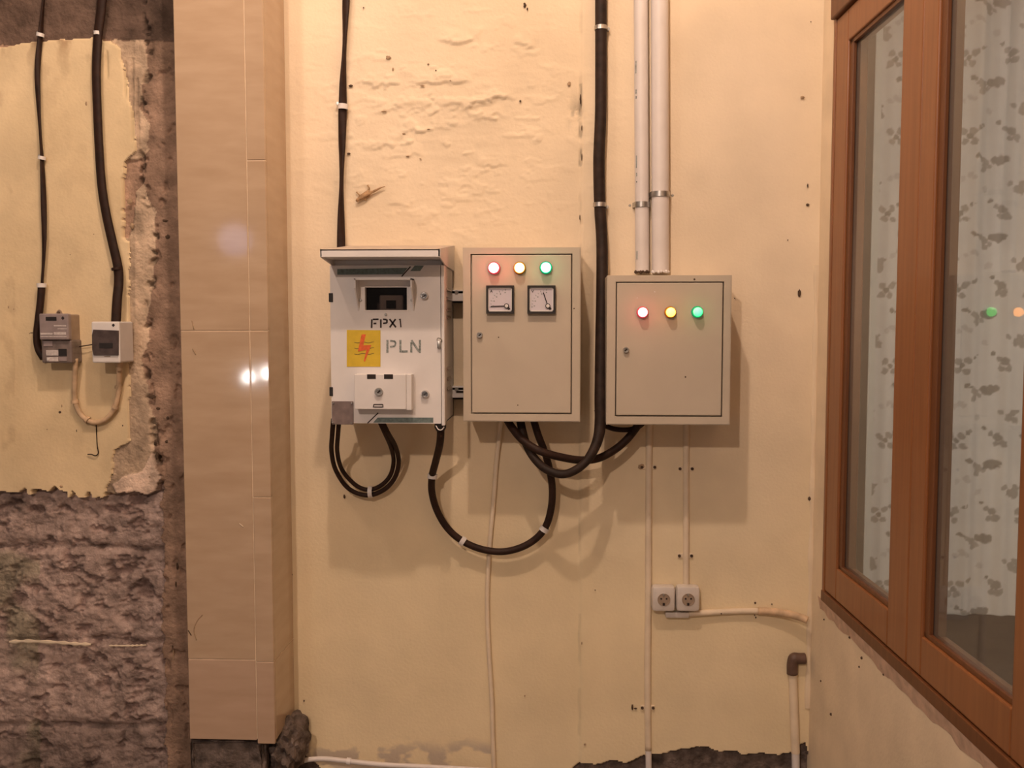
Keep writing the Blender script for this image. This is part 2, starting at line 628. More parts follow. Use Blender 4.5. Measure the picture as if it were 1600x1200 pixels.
bm = B(); box(bm, x0 - 0.05, x1 + 0.02, 0.03, 0.12, 0, CEIL); obj('wall_core', bm, M['concrete'], wb)

# ---- left wall: yellow plaster over bare masonry, mortar chase, darker band along the top
xs = np.arange(-1.42, PXL + 0.04, 0.0029)
zs = np.concatenate([[0.0, 0.05], np.arange(0.09, 2.10, 0.0029), [2.2, 2.6, CEIL]])
X, Z = np.meshgrid(xs, zs)
px, py = pix(X, np.zeros_like(X), Z)
wx = (fbm(X, Z, 45, 45, 4, seed=3) - 0.5) * 20
wy = (fbm(X, Z, 45, 45, 4, seed=8) - 0.5) * 16
spike = sstep(0.62, 0.80, fbm(X, Z, 40, 14, 3, seed=13)) * 10
yel = [(-90, 82), (0, 78), (60, 70), (100, 66), (150, 63), (175, 68), (190, 78), (200, 120), (212, 180), (216, 238), (204, 250), (197, 264), (196, 372),
       (206, 380), (206, 690), (196, 694), (184, 702), (181, 722), (176, 752), (168, 768), (100, 765), (92, 759), (84, 766), (45, 760), (36, 767), (-90, 768)]
lite = [(175, 64), (232, 66), (234, 92), (236, 118), (226, 140), (221, 168), (236, 196), (236, 236), (222, 250), (226, 288), (246, 332), (248, 368),
        (243, 385), (246, 430), (238, 460), (233, 500), (238, 530), (226, 560), (232, 600), (238, 630), (246, 660), (244, 700), (254, 745), (248, 764),
        (236, 772), (215, 766), (186, 770), (168, 768), (176, 750), (181, 722), (184, 702), (196, 694), (206, 690), (206, 380), (196, 372), (197, 264), (204, 250), (216, 238), (212, 180), (200, 120)]
dark_chase = [(196, 264), (204, 251), (222, 250), (228, 285), (216, 300), (212, 345), (205, 372), (196, 374)]
isyel = inside(px + wx * 0.35, py + wy * 0.3 - spike * (py > 700), yel)
islit = inside(px + wx * 0.5, py + wy * 0.5, lite) & ~isyel
ischase = inside(px + wx * 0.15, py + wy * 0.15, dark_chase) & ~isyel
putty = [(186, 768), (183, 752), (198, 742), (225, 735), (240, 705), (252, 730), (256, 750), (250, 765), (236, 774), (215, 766), (200, 771)]
isput = inside(px + wx * 0.5, py + wy * 0.5, putty) & (islit | isyel)
istop = (py < 66 + (px < 150) * 8 + wy * 0.5) & ~isyel & ~islit
colx = 252 + (py - 600) * 0.018
ismas = (py > 740) & (px + wx * 0.7 < colx) & ~isyel & ~islit & ~isput
# masonry courses
course = 0
for yb in (768, 856, 1003, 1135, 1210):
    yy = yb + (fbm(X, Z, 6, 4, 3, seed=yb) - 0.5) * 18
    course = np.maximum(course, np.exp(-((py - yy) / 7) ** 2))
lum = fbm(X, Z, 9, 12, 5, 0.55, seed=101)
lum2 = fbm(X, Z, 34, 46, 4, 0.6, seed=103)
cavity = sstep(0.56, 0.72, fbm(X, Z, 26, 40, 4, 0.6, seed=107))
hm = 0.015 * (lum - 0.5) * 2 + 0.005 * (lum2 - 0.5) * 2 - 0.013 * course * (0.2 + lum2) - 0.007 * cavity
hp = 0.018 + 0.0012 * (fbm(X, Z, 14, 14, 3, seed=111) - 0.5) * 2
hc = 0.012 + 0.003 * (fbm(X, Z, 12, 8, 4, seed=113) - 0.5) * 2 - 0.008 * sstep(.66, .76, fbm(X, Z, 45, 30, 3, seed=115))
hl = 0.013 + 0.004 * (fbm(X, Z, 40, 16, 4, seed=117) - 0.5) * 2
h = np.where(ismas, hm, hc)
h = np.where(islit, hl, h)
h = np.where(ischase, 0.004 + 0.003 * (fbm(X, Z, 30, 20, 3, seed=120) - .5), h)
h = np.where(isyel, hp, h)
h = np.where(isput, 0.018 + 0.002 * (fbm(X, Z, 30, 30, 3, seed=119) - .5), h)
h = np.where(istop, 0.014, h)
edge = np.exp(-((px - np.interp(py, [60, 118, 150, 195, 240, 300, 340, 385, 460, 500, 560, 630, 700, 745], [233, 236, 222, 238, 224, 226, 247, 244, 240, 234, 228, 240, 246, 254]) - wx * 0.5) / 5) ** 2) * (py < 770)
holes = edge * sstep(0.5, 0.68, fbm(X, Z, 50, 60, 3, seed=140)) * ~isyel
h -= 0.014 * holes
# scored vertical grooves at the top right of the plaster
for gx, a, b in ((172, 80, 130), (200, 95, 160), (210, 90, 230), (218, 120, 235)):
    g = np.exp(-((px - gx - (py - a) * 0.02) / 1.6) ** 2) * sstep(a, a + 8, py) * (1 - sstep(b - 14, b, py))
    h -= 0.006 * g
    holes = np.maximum(holes, g * 0.5)
tint = np.ones(X.shape + (3,))
n1 = fbm(X, Z, 3, 3, 4, seed=130)[..., None]
tint *= 1 + (n1 - .5) * np.array([0.10, 0.14, 0.22])
smudge = sstep(0.52, 0.70, fbm(X, Z, 28, 16, 4, seed=131)) * (np.exp(-np.clip(py - 72, 0, 999) / 26) * 0.9 + 0.12 + 0.25 * (px < 30)) * isyel
tint *= 1 - smudge[..., None] * np.array([0.35, 0.42, 0.45])
# bare materials: relative colours on the masonry material
mc = np.ones(X.shape + (3,))
mc[:] = (1.08, 0.97, 0.91)
mc *= 0.80 + 0.5 * fbm(X, Z, 7, 7, 4, seed=150)[..., None]
mc *= 1 - 0.45 * cavity[..., None] * np.array([.9, 1, 1])
moss = sstep(.58, .72, fbm(X, Z, 6, 6, 3, seed=155)) * (px < 60)
mc *= 1 - moss[..., None] * np.array([0.20, 0.10, 0.22])
low_dark = sstep(1105, 1160, py + wy * 2.5)  # masonry colour gets darker towards the bottom
mc *= 1 - 0.34 * low_dark[..., None]
pits = sstep(0.60, 0.70, fbm(X, Z, 60, 75, 3, 0.6, seed=171))
mc *= 1 - 0.28 * pits[..., None]
flecks = sstep(0.70, 0.78, fbm(X, Z, 75, 95, 3, 0.6, seed=173))
mc *= 1 + 0.25 * flecks[..., None]
stained = np.exp(-(((px - 25) / 26) ** 2 + ((py - 785) / 14) ** 2))
mc *= 1 - 0.6 * stained[..., None]
cc = np.ones_like(mc) * np.array([0.88, 0.70, 0.54]) * (0.78 + 0.45 * fbm(X, Z, 6, 5, 4, seed=160)[..., None])
lc = np.ones_like(mc) * np.array([1.36, 1.22, 0.93]) * (0.8 + 0.4 * fbm(X, Z, 22, 10, 4, seed=162)[..., None])
pale = sstep(.48, .62, fbm(X, Z, 16, 5, 4, seed=164)) * ((px > 215) & (px < 248))
lc *= 1 + 0.28 * pale[..., None]
bc = np.ones_like(mc) * np.array([0.36, 0.29, 0.24]) * (0.7 + 0.6 * fbm(X, Z, 5, 9, 4, seed=166)[..., None])
sub = np.where(ismas[..., None], mc, cc)
sub = np.where(islit[..., None], lc, sub)
sub = np.where(ischase[..., None], cc * 1.25, sub)
sub = np.where(istop[..., None], bc, sub)
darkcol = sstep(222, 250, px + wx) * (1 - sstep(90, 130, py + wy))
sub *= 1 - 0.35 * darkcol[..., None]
sub = np.where(isput[..., None], np.array([2.05, 1.85, 1.55]) * (0.95 + .1 * lum2[..., None]), sub)
sub *= 1 - 0.6 * np.clip(holes, 0, 1)[..., None]
tint *= 1 - 0.5 * np.clip(holes, 0, 1)[..., None]
Y = -h
fy = (isyel & ~isput)[:-1, :-1]
wl = grid_obj('wall_left', X, Y, Z, ~fy, M['masonry'], None, sub, 'structure')
grid_obj('plaster_coat', X, Y, Z, fy, M['yellow'], wl, tint)
bm = B(); box(bm, -3.0, PXL + 0.04, 0.045, 0.12, 0, CEIL); obj('wall_core', bm, M['concrete'], wl)
bm = B(); box(bm, -3.0, -1.415, -0.012, 0.045, 0, CEIL); obj('wall_run', bm, M['yellow'], wl)
# white mortar squeezed out of one bed joint
bm = B()
tube(bm, [P(15, 1003, .014), P(45, 1002, .022), P(90, 1004, .022), P(118, 1006, .02), P(142, 1007, .012)], lambda t: 0.0028 + 0.0028 * math.sin(t * 19) ** 2, 7, flat=0.8)
obj('mortar_streak', bm, M['putty'], wl, True)
bm = B()
tube(bm, [P(170, 1009, .010), P(200, 1009, .016), P(228, 1008, .01)], lambda t: 0.001 + 0.0022 * math.sin(t * 23) ** 2, 6, flat=0.8)
obj('mortar_streak', bm, M['putty'], wl, True)

# ---- tiled pillar between the two walls
pil = thing('tiled_pillar', 'pillar clad in glossy beige travertine tiles between the bare left wall and the cream wall', 'pillar', ((PXL + PXR) / 2, -PD / 2, 0))
bm = B()
box(bm, PXL + 0.001, PXR - 0.0012, -PD + 0.0012, 0.02, z_base + 0.003, CEIL)
obj('grout_bed', bm, M['grout'], pil)
TH = 0.010


def tile_front(xa, xb, za, zb, m):
    bm = B()
    box(bm, xa, xb, -PD, -PD + TH, za, zb, 0.0012, 1)
    obj('tile', bm, m, pil)


g = 0.0009
zj = lambda y: P(380, y, PD).z
za, zb, zc = zj(517), zj(1031), z_base
zt1, zt2 = zj(777), za + (za - zb)
for (a, b, m) in ((za + g, zt2 - g, 'tile'), (zb + g, za - g, 'tile'), (zc, zb - g, 'tile2'), (zt2 + g, CEIL, 'tile')):
    tile_front(PXL, PXJ - g, a, b, M[m])
zq = za + (za - zt1)
for (a, b, m) in ((za + g, zq - g, 'tile'), (zt1 + g, za - g, 'tile'), (zj(1034) + g, zt1 - g, 'tile'), (zc - 0.008, zj(1034) - g, 'tile2'), (zq + g, CEIL, 'tile')):
    tile_front(PXJ + g, PXR - 0.0005, a, b, M[m])
for (a, b) in ((zj(1034) + g, CEIL), (zc - 0.002, zj(1034) - g)):
    bm = B(); box(bm, PXR - TH, PXR, -PD + TH + 0.0005, 0.012, a, b, 0.001, 1)
    obj('tile', bm, M['tile'], pil)
bm = B(); box(bm, PXL - 0.002, PXR - 0.03, -PD + 0.012, 0.03, 0, z_base - 0.005, 0.008)
bmesh.ops.subdivide_edges(bm, edges=bm.edges[:], cuts=5, use_grid_fill=True)
for vv in bm.verts:
    vv.co += Vector((random.uniform(-.004, .004), random.uniform(-.006, .006), random.uniform(-.003, .003)))
obj('mortar_foot', bm, M['base_plain'], pil)
# rough mortar heaped against the side of the foot
bm = B(); bmesh.ops.create_icosphere(bm, subdivisions=4, radius=1)
for vv in bm.verts:
    n = vv.co.copy()
    k = 1 + 0.16 * math.sin(n.x * 7 + n.z * 5) * math.sin(n.y * 9 + n.z * 6) + random.uniform(-.06, .06)
    vv.co = Vector((n.x * 0.042, n.y * 0.085, n.z * 0.062)) * k + Vector((PXR + 0.005, -0.06, z_base - 0.050))
obj('mortar_heap', bm, M['base_plain'], pil, True)

# ---- right wall with its window
tA, _ = RT(1297, 440)                         # far edge of the window frame
_, zb_f = RT(1290, 941)                       # underside of the frame
_, zt_f = RT(1311, 27)                         # top edge of the sash line
TOPZ = zt_f + 0.065
tEND = 1.62
WT = 0.06
t1L, _ = RT(1318, 440)
t1R, _ = RT(1402, 440)
tM, _ = RT(1433.5, 440)
t2L, _ = RT(1457, 440)
t2R, _ = RT(1591, 860)
tE = t2R + (tM - t1R) + 0.01
tF = tE + 0.03
_, zs1 = RT(1314, 893)                        # top of bottom rail
_, zsplit = RT(1290, 924)
_, zsT = RT(1328, 62)                         # underside of top rail
zsT2 = RT(1312, 28)[1]
bm = B()
rbox(bm, -0.14, tA, -WT, 0.0, 0, CEIL)
rbox(bm, tA, tF, -WT, 0.0, 0, zb_f)
rbox(bm, tA, tF, -WT, 0.0, TOPZ, CEIL)
rbox(bm, tF, 3.2, -WT, 0.0, 0, CEIL)
wr = struct('wall_right', bm, M['cream_plain'])
# plaster rib in the corner, ragged
bm = B()
tube(bm, [RW(0.004, 0.004, z) for z in np.linspace(0.3, 1.36, 18)], lambda t: 0.007 + 0.002 * math.sin(t * 40), 8, flat=0.8)
obj('plaster_rib', bm, M['cream_plain'], wr, True)
# mortar smeared along the underside of the frame
bm = B()
N = 60
top, bot = [], []
for i in range(N + 1):
    t = tA - 0.02 + (tF - tA + 0.02) * i / N
    w_ = 0.020 + 0.016 * vn(np.array(t), np.array(0.3), 30, 1)
    top.append(bm.verts.new(RW(t, 0.006, zb_f + 0.004)))
    bot.append(bm.verts.new(RW(t, 0.0005, zb_f - float(w_))))
for i in range(N):
    bm.faces.new((top[i], top[i + 1], bot[i + 1], bot[i]))
obj('mortar_edge', bm, M['mortar_edge'], wr)

win = bpy.data.objects.new('window_1', None)
COL.objects.link(win)
win['kind'] = 'structure'
win.location = RW((tA + tF) / 2, 0, zb_f)
FD = -0.048
bm = B()
rbox(bm, tA, tA + 0.014, FD, 0.004, zb_f, TOPZ, 0.002); obj('frame_jamb', bm, M['wood'], win)
bm = B(); rbox(bm, tF - 0.028, tF, FD, 0.004, zb_f, TOPZ, 0.002); obj('frame_jamb', bm, M['wood'], win)
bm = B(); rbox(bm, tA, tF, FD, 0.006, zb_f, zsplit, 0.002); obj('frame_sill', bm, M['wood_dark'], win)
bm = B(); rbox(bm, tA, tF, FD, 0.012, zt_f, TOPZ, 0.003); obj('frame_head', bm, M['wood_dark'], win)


def sash(ta, tb, la, lb):
    o0, o1 = -0.042, 0.002
    bm = B()
    rbox(bm, ta, la, o0, o1, zsplit + 0.002, zt_f - 0.003, 0.003)
    s = obj('sash', bm, M['wood'], win)
    s.name = 'sash'
    bm = B(); rbox(bm, lb, tb, o0, o1, zsplit + 0.002, zt_f - 0.003, 0.003); obj('stile', bm, M['wood'], s)
    bm = B(); rbox(bm, la, lb, o0, o1, zsplit + 0.002, zs1, 0.003); obj('bottom_rail', bm, M['wood'], s)
    bm = B(); rbox(bm, la, lb, o0, o1, zsT, zt_f - 0.003, 0.003); obj('top_rail', bm, M['wood'], s)
    bm = B(); rbox(bm, la - 0.004, lb + 0.004, -0.0135, -0.0108, zs1 - 0.004, zsT + 0.004); obj('pane', bm, M['glass'], s)
    bm = B()
    for (a, b, c, d) in ((la, la + 0.020, zs1, zsT), (lb - 0.009, lb, zs1, zsT), (la, lb, zs1, zs1 + 0.009), (la, lb, zsT - 0.009, zsT)):
        rbox(bm, a, b, -0.0105, -0.003, c, d, 0.0012)
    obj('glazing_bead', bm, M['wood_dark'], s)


sash(tA + 0.015, tM - 0.001, t1L, t1R)
sash(tM + 0.001, tF - 0.029, t2L, t2R)

# ---- the room behind the window
RX = 3.0
YF = 0.55
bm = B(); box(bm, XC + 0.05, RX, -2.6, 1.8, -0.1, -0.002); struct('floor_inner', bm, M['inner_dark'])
bm = B(); box(bm, XC + 0.05, RX, -2.6, 1.8, 2.9, 3.0); struct('ceiling_inner', bm, M['ceil'])
dx0, dx1, dz = P(1357, 500, -0.47).x + 0.05, 1.75, 2.32
bm = B()
box(bm, XC + 0.056, dx0, YF, YF + 0.12, 0, 2.9)
box(bm, dx1, RX, YF, YF + 0.12, 0, 2.9)
box(bm, dx0, dx1, YF, YF + 0.12, dz, 2.9)
struct('wall_inner_far', bm, M['inner'])
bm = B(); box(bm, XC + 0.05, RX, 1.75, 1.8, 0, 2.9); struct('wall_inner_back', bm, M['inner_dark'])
bm = B(); box(bm, RX, RX + 0.1, -2.6, 1.8, 0, 2.9); struct('wall_inner_right', bm, M['inner'])
bm = B(); box(bm, XC + 0.05, RX, -2.7, -2.6, 0, 2.9); struct('wall_inner_near', bm, M['inner'])
bm = B(); box(bm, XC + 0.0, XC + 0.055, 0.121, 1.8, 0, 2.9); struct('wall_inner_left', bm, M['inner'])
# ---- curtain with its printed flowers
CY = 0.45
cx0, cx1 = P(1357, 500, -CY).x, 1.80
cz0, cz1 = P(1530, 961, -CY).z, 2.40
xs = np.arange(cx0, cx1, 0.0034)
zs = np.arange(cz0, cz1, 0.0034)
X, Z = np.meshgrid(xs, zs)
fold = 0.006 * np.sin(X * 62 + 1.2 * np.sin(X * 17)) + 0.0035 * np.sin(X * 131 + 0.4)
Y = CY + fold * (0.7 + 0.3 * sstep(cz1, cz0, Z))
PV, PH = 0.2128, 0.199
U = np.mod((X - cx0) + 0.011 * np.sin(Z * 21), PH)
V = np.mod(-(Z - cz1) + 0.03, PV)
K = 0.000606
mot = [(0, 40, 60, 1), (-22, 18, 20, .8), (22, 16, 20, .8), (-18, 62, 20, .8), (20, 64, 18, .8), (52, 0, 11, .9), (66, -8, 8, .8),
       (190, 20, 24, .9), (165, 5, 16, .8), (205, 50, 22, .8), (180, 52, 16, .8), (140, -20, 12, 1),
       (150, 150, 30, 1), (170, 145, 22, 1), (125, 150, 22, 1), (88, 165, 22, .75), (70, 150, 16, .75), (84, 190, 18, .75), (110, 178, 14, .7), (38, 130, 15, 1), (54, 137, 9, .9),
       (30, 215, 18, .35), (48, 225, 14, .35), (215, 255, 14, .7), (-60, 260, 22, .8), (-80, 280, 24, .8), (-54, 290, 22, .8), (-40, 250, 10, .8),
       (0, 230, 16, .3), (110, 280, 18, .3)]
pr = np.zeros(X.shape)
nz = (fbm(X, Z, 130, 130, 2, seed=201) - .5) * 14 * K
for (mx, my, r_, a_) in mot:
    if r_ > 40:
        r_ = 16
    du = np.mod(U - (mx + 90) * K + PH / 2, PH) - PH / 2
    dv = np.mod(V - (my + 40) * K + PV / 2, PV) - PV / 2
    dd = np.sqrt(du ** 2 + dv ** 2) + nz
    pr = np.maximum(pr, a_ * (1 - sstep(r_ * K * 0.68, r_ * K * 0.96, dd)))
base = np.array([0.64, 0.60, 0.58])
ink = np.array([0.24, 0.215, 0.19])
cl = base * (1 - pr[..., None]) + ink * pr[..., None]
hem = (X < cx0 + 0.022)
cl = np.where(hem[..., None], np.array([0.63, 0.61, 0.57]), cl)
cur = grid_obj('curtain', X, Y, Z, np.ones((X.shape[0] - 1, X.shape[1] - 1), bool), M['curtain'], None, cl, None, 'print')
so = cur.modifiers.new('solid', 'SOLIDIFY'); so.thickness = 0.0015
tag(cur, 'pale curtain printed with grey brown flowers hanging inside the room behind the window', 'curtain')
bm = B(); tube(bm, [Vector((cx0 - 0.06, CY, 2.41)), Vector((1.5, CY, 2.41)), Vector((1.9, CY, 2.41))], 0.010, 10)
tag(obj('curtain_rod', bm, M['steel'], None, True), 'steel rod that carries the flowered curtain', 'curtain rod')


# ================================================================== CABINETS
def lamp(px, py, d, colour, parent, lens, r=8.2):
    c = P(px, py, d)
    R = r * (2.2 - d) / F
    bm = B()
    lathe(bm, c, (0, -1, 0), [(R * 1.22, 0.0), (R * 1.22, 0.003), (R * 1.06, 0.005), (R * 1.06, 0.011), (R * 0.93, 0.011), (R * 0.93, 0.0)], 24)
    b = obj('pilot_lamp', bm, M['rim_' + colour], parent, True)
    b['label'] = {'red': 'lit red pilot lamp', 'amber': 'lit amber pilot lamp', 'green': 'lit green pilot lamp'}[colour]
    bm = B()
    lathe(bm, c, (0, -1, 0), [(R * 0.91, 0.002), (R * 0.93, 0.015), (R * 0.86, 0.0185), (R * 0.6, 0.021), (0, 0.0222)], 24)
    obj('lens', bm, M['lens_' + lens], b, True)


def screw(parent, px, py, d, r=3.0, name='screw', m='steel', hgt=0.003):
    c = P(px, py, d)
    R = r * (2.2 - d) / F
    bm = B(); lathe(bm, c, (0, -1, 0), [(R, 0), (R, hgt * .6), (R * .7, hgt), (0, hgt)], 12)
    return obj(name, bm, M[m], parent, True)


def keylock(parent, px, py, d, r):
    c = P(px, py, d)
    R = r * (2.2 - d) / F
    bm = B(); lathe(bm, c, (0, -1, 0), [(R, 0), (R, .005), (R * .85, .007), (R * .62, .007), (R * .55, .004), (0, .004)], 18)
    o = obj('lock', bm, M['steel'], parent, True)
    bm = B(); stroke(bm, (px - r * .35, py + r * .3), (px + r * .35, py - r * .3), r * .35, d + 0.0041, 0.0008)
    obj('keyhole', bm, M['dark'], o)
    return o


def box_with_door(name, label, outer, door, df, loc_d):
    (a, b, c, e) = outer
    root = thing(name, label, 'electrical box', P((a + c) / 2, e, df / 2), 'beige control boxes with pilot lamps')
    my, mx = (b + e) / 2, (a + c) / 2
    X0, X1 = P(a, my, df).x, P(c, my, df).x
    Z0, Z1 = P(mx, e, df).z, P(mx, b, df).z
    bm = B(); box(bm, X0, X1, -(df - 0.0135), 0.002, Z0, Z1, 0.003)
    obj('body', bm, M['beige'], root)
    (p, q, r, s) = door
    my, mx = (q + s) / 2, (p + r) / 2
    D0, D1 = P(p, my, df).x, P(r, my, df).x
    E0, E1 = P(mx, s, df).z, P(mx, q, df).z
    # front rim, mitred into one ring
    bm = B()
    def ring(y, i):
        xs_ = [(X0, Z0), (X1, Z0), (X1, Z1), (X0, Z1)] if i == 0 else [(D0, E0), (D1, E0), (D1, E1), (D0, E1)]
        return [bm.verts.new((x, y, z)) for x, z in xs_]
    of, ob = ring(-df, 0), ring(-(df - 0.0137), 0)
    jf, jb = ring(-df, 1), ring(-(df - 0.0137), 1)
    for k in range(4):
        j = (k + 1) % 4
        bm.faces.new((of[k], of[j], jf[j], jf[k]))
        bm.faces.new((ob[k], ob[j], of[j], of[k]))
        bm.faces.new((jf[k], jf[j], jb[j], jb[k]))
    bmesh.ops.bevel(bm, geom=[e_ for e_ in bm.edges if e_.verts[0] in of and e_.verts[1] in of], offset=0.002, segments=2, affect='EDGES')
    obj('rim', bm, M['beige'], root)
    gp = 0.0026
    bm = B(); box(bm, D0 + gp, D1 - gp, -(df + 0.0005), -(df - 0.0115), E0 + gp, E1 - gp, 0.0018)
    obj('door', bm, M['beige'], root)
    return root


D2 = 0.14
b2 = box_with_door('control_box', 'taller beige control box with two dial meters under red, amber and green lamps', (723.5, 386.5, 907, 659), (735.5, 396.5, 894, 647), D2, 0)
dd = D2 + 0.0006
lamp(772, 419, dd, 'red', b2, 'red')
lamp(812, 419, dd, 'amber', b2, 'amber')
lamp(853, 418.5, dd, 'green', b2, 'green')
keylock(b2, 749.5, 523.5, dd, 4.8)
for (x, y) in ((779, 527), (809, 633), (897, 482)):
    screw(b2, x, y, dd if x < 890 else D2, 1.0, 'rust_spot', 'stain', 0.0006)


def dial_meter(ax, ay, bx, by, tip, kind):
    d0 = D2 + 0.0006
    d1 = d0 + 0.012
    bm = B()
    w = 3.4
    for q in ((ax, ay, bx, ay + w), (ax, by - w, bx, by), (ax, ay + w, ax + w, by - w), (bx - w, ay + w, bx, by - w)):
        pbox(bm, *q, d0, d1)
    lab = 'square current meter with its needle lying flat' if kind == 'A' else 'square voltage meter with its needle raised'
    mt_ = obj('dial_meter', bm, M['black'], b2, label=lab)
    d2 = d0 + 0.008
    bm = B(); pbox(bm, ax + w - .5, ay + w - .5, bx - w + .5, by - w + .5, d0, d2); obj('dial', bm, M['dial'], mt_)
    bm = B()
    for q in ((ax + w, ay + w, bx - w, ay + w + 1.5), (ax + w, by - w - 1.7, bx - w, by - w), (ax + w, ay + w, ax + w + 1.3, by - w), (bx - w - 1.3, ay + w, bx - w, by - w)):
        pbox(bm, *q, d2, d2 + 0.002)
    obj('inner_rim', bm, M['white_plastic'], mt_)
    cx, cy = ax + 32, ay + 32
    # needle
    tx, ty = tip
    bm = B(); stroke(bm, (tx, ty), (cx, cy), 1.5, d2 + 0.0010, 0.0008)
    obj('needle', bm, M['paint_black'], mt_)
    u = Vector((tx - cx, ty - cy)).normalized()
    bm = B(); stroke(bm, (cx + 1.5, cy + 2), (cx + 4.5, cy + 5.2), 3.6, d2 + 0.0006, 0.0010)
    obj('counterweight', bm, M['paint_black'], mt_)
    bm = B(); c = P(cx, cy, d2)
    Rr = 3.9 * (2.2 - d2) / F
    lathe(bm, c, (0, -1, 0), [(Rr, 0), (Rr, .0035), (Rr * .74, .0035), (Rr * .74, .002), (0, .002)], 18)
    o = obj('pivot', bm, M['black'], mt_)
    bm = B(); lathe(bm, c, (0, -1, 0), [(Rr * .7, .002), (Rr * .7, .0036), (0, .004)], 16)
    obj('pivot_cap', bm, M['white_plastic'], mt_, True)
    # scale: ticks along an arc round the pivot, numerals as short dashes
    bm = B()
    for i in range(9):
        a = math.radians(180 + 90 * i / 8 - 4)
        r0, r1 = 23.5, 25.3 if i % 2 else 26.3
        ca, sa = math.cos(a), math.sin(a)
        stroke(bm, (cx + r0 * ca, cy + r0 * sa), (cx + r1 * ca, cy + r1 * sa), 0.8, d2 + 0.0001, 0.0003)
    for i in range(5):
        a = math.radians(180 + 84 * i / 4)
        ca, sa = math.cos(a), math.sin(a)
        x, y = cx + 21 * ca, cy + 21 * sa
        stroke(bm, (x - 1, y), (x + 1, y), 1.6, d2 + 0.0001, 0.0003)
    obj('scale_marks', bm, M['paint_grey'], mt_, kind='stuff')
    bm = B()
    lx, ly = ax + 8.2, ay + 9
    if kind == 'A':
        stroke(bm, (lx - 1.6, ly + 2), (lx, ly - 2), .8, d2 + .0001, .0003)
        stroke(bm, (lx + 1.6, ly + 2), (lx, ly - 2), .8, d2 + .0001, .0003)
        stroke(bm, (lx - 1, ly + .8), (lx + 1, ly + .8), .7, d2 + .0001, .0003)
    else:
        stroke(bm, (lx - 1.6, ly - 2), (lx, ly + 2), .8, d2 + .0001, .0003)
        stroke(bm, (lx + 1.6, ly - 2), (lx, ly + 2), .8, d2 + .0001, .0003)
    obj('letter', bm, M['paint_black'], mt_)


dial_meter(759.5, 446, 803, 490, (767, 478.8), 'A')
dial_meter(824, 446, 868, 490, (849, 457), 'V')

D3 = 0.15
b3 = box_with_door('control_box', 'wider beige control box with three lamps under two white pipes and no meters', (948, 430, 1142, 664), (961.5, 440, 1130, 651), D3, 0)
dd = D3 + 0.0006
lamp(1003.5, 488, dd, 'red', b3, 'red_b', 7.6)
lamp(1047, 488, dd, 'amber', b3, 'amber_b', 7.6)
lamp(1089, 487.5, dd, 'green', b3, 'green_b', 7.6)
keylock(b3, 978, 547, dd, 4.8)
for (x, y, r_, m_) in ((1071, 589, 1.3, 'stain'), (1023, 456, 1.0, 'white_plastic'), (1085, 436.5, 1.6, 'stain'), (995.5, 465.5, .9, 'white_plastic')):
    screw(b3, x, y, dd if y > 440 else D3, r_, 'rust_spot', m_, 0.0006)

# ---- the white meter cabinet on the left
DW = 0.20
cab = thing('meter_cabinet', 'white steel meter cabinet with hood, small viewing window, yellow sign and stencilled letters', 'electrical cabinet', P(604, 663, DW / 2))
CX0, CX1 = P(516.5, 540, DW).x, P(693, 540, DW).x
CZ0, CZ1 = P(604, 663, DW).z, P(604, 403, DW).z
wa, wb_, wc, wd = 570.5, 449, 636, 484.5           # viewing window
DB = DW - 0.016
WX0, WX1 = P(wa, 466, DW).x, P(wc, 466, DW).x
WZ0, WZ1 = P(603, wd, DW).z, P(603, wb_, DW).z
# body shell: sides, back, top, bottom
bm = B()
t_ = 0.004
box(bm, CX0, CX0 + t_, -DB, 0.002, CZ0, CZ1)
box(bm, CX1 - t_, CX1, -DB, 0.002, CZ0, CZ1)
box(bm, CX0, CX1, -DB, 0.002, CZ1 - t_, CZ1)
box(bm, CX0, CX1, -DB, 0.002, CZ0 + 0.001, CZ0 + t_)
box(bm, CX0, CX1, -0.012, 0.002, CZ0, CZ1)
box(bm, CX0, CX1, -DB, -DB + 0.003, P(604, 416, DW).z, CZ1)
obj('body', bm, M['white'], cab)
# door with the window cut out
dX0, dX1 = CX0 + 0.0005, CX1 - 0.006
dZ0, dZ1 = CZ0 + 0.002, P(604, 414.5, DW).z
bm = B()
def plate_with_hole(bm, o, i, y0, y1):
    def rg(r, y):
        return [bm.verts.new((x, y, z)) for x, z in ((r[0], r[2]), (r[1], r[2]), (r[1], r[3]), (r[0], r[3]))]
    a, b, c, d = rg(o, y0), rg(i, y0), rg(o, y1), rg(i, y1)
    for k in range(4):
        j = (k + 1) % 4
        bm.faces.new((a[k], a[j], b[j], b[k]))
        bm.faces.new((c[k], c[j], d[j], d[k]))
        bm.faces.new((a[k], a[j], c[j], c[k]))
        bm.faces.new((b[k], b[j], d[j], d[k]))
    return bm
plate_with_hole(bm, (dX0, dX1, dZ0, dZ1), (WX0, WX1, WZ0, WZ1), -DW, -DB)
obj('door', bm, M['white'], cab)
# rolled edge strip right of the door
bm = B(); box(bm, CX1 - 0.0045, CX1 + 0.0025, -DW - 0.003, -DB + 0.01, CZ0 - 0.002, dZ1, 0.001)
obj('door_flange', bm, M['white'], cab)
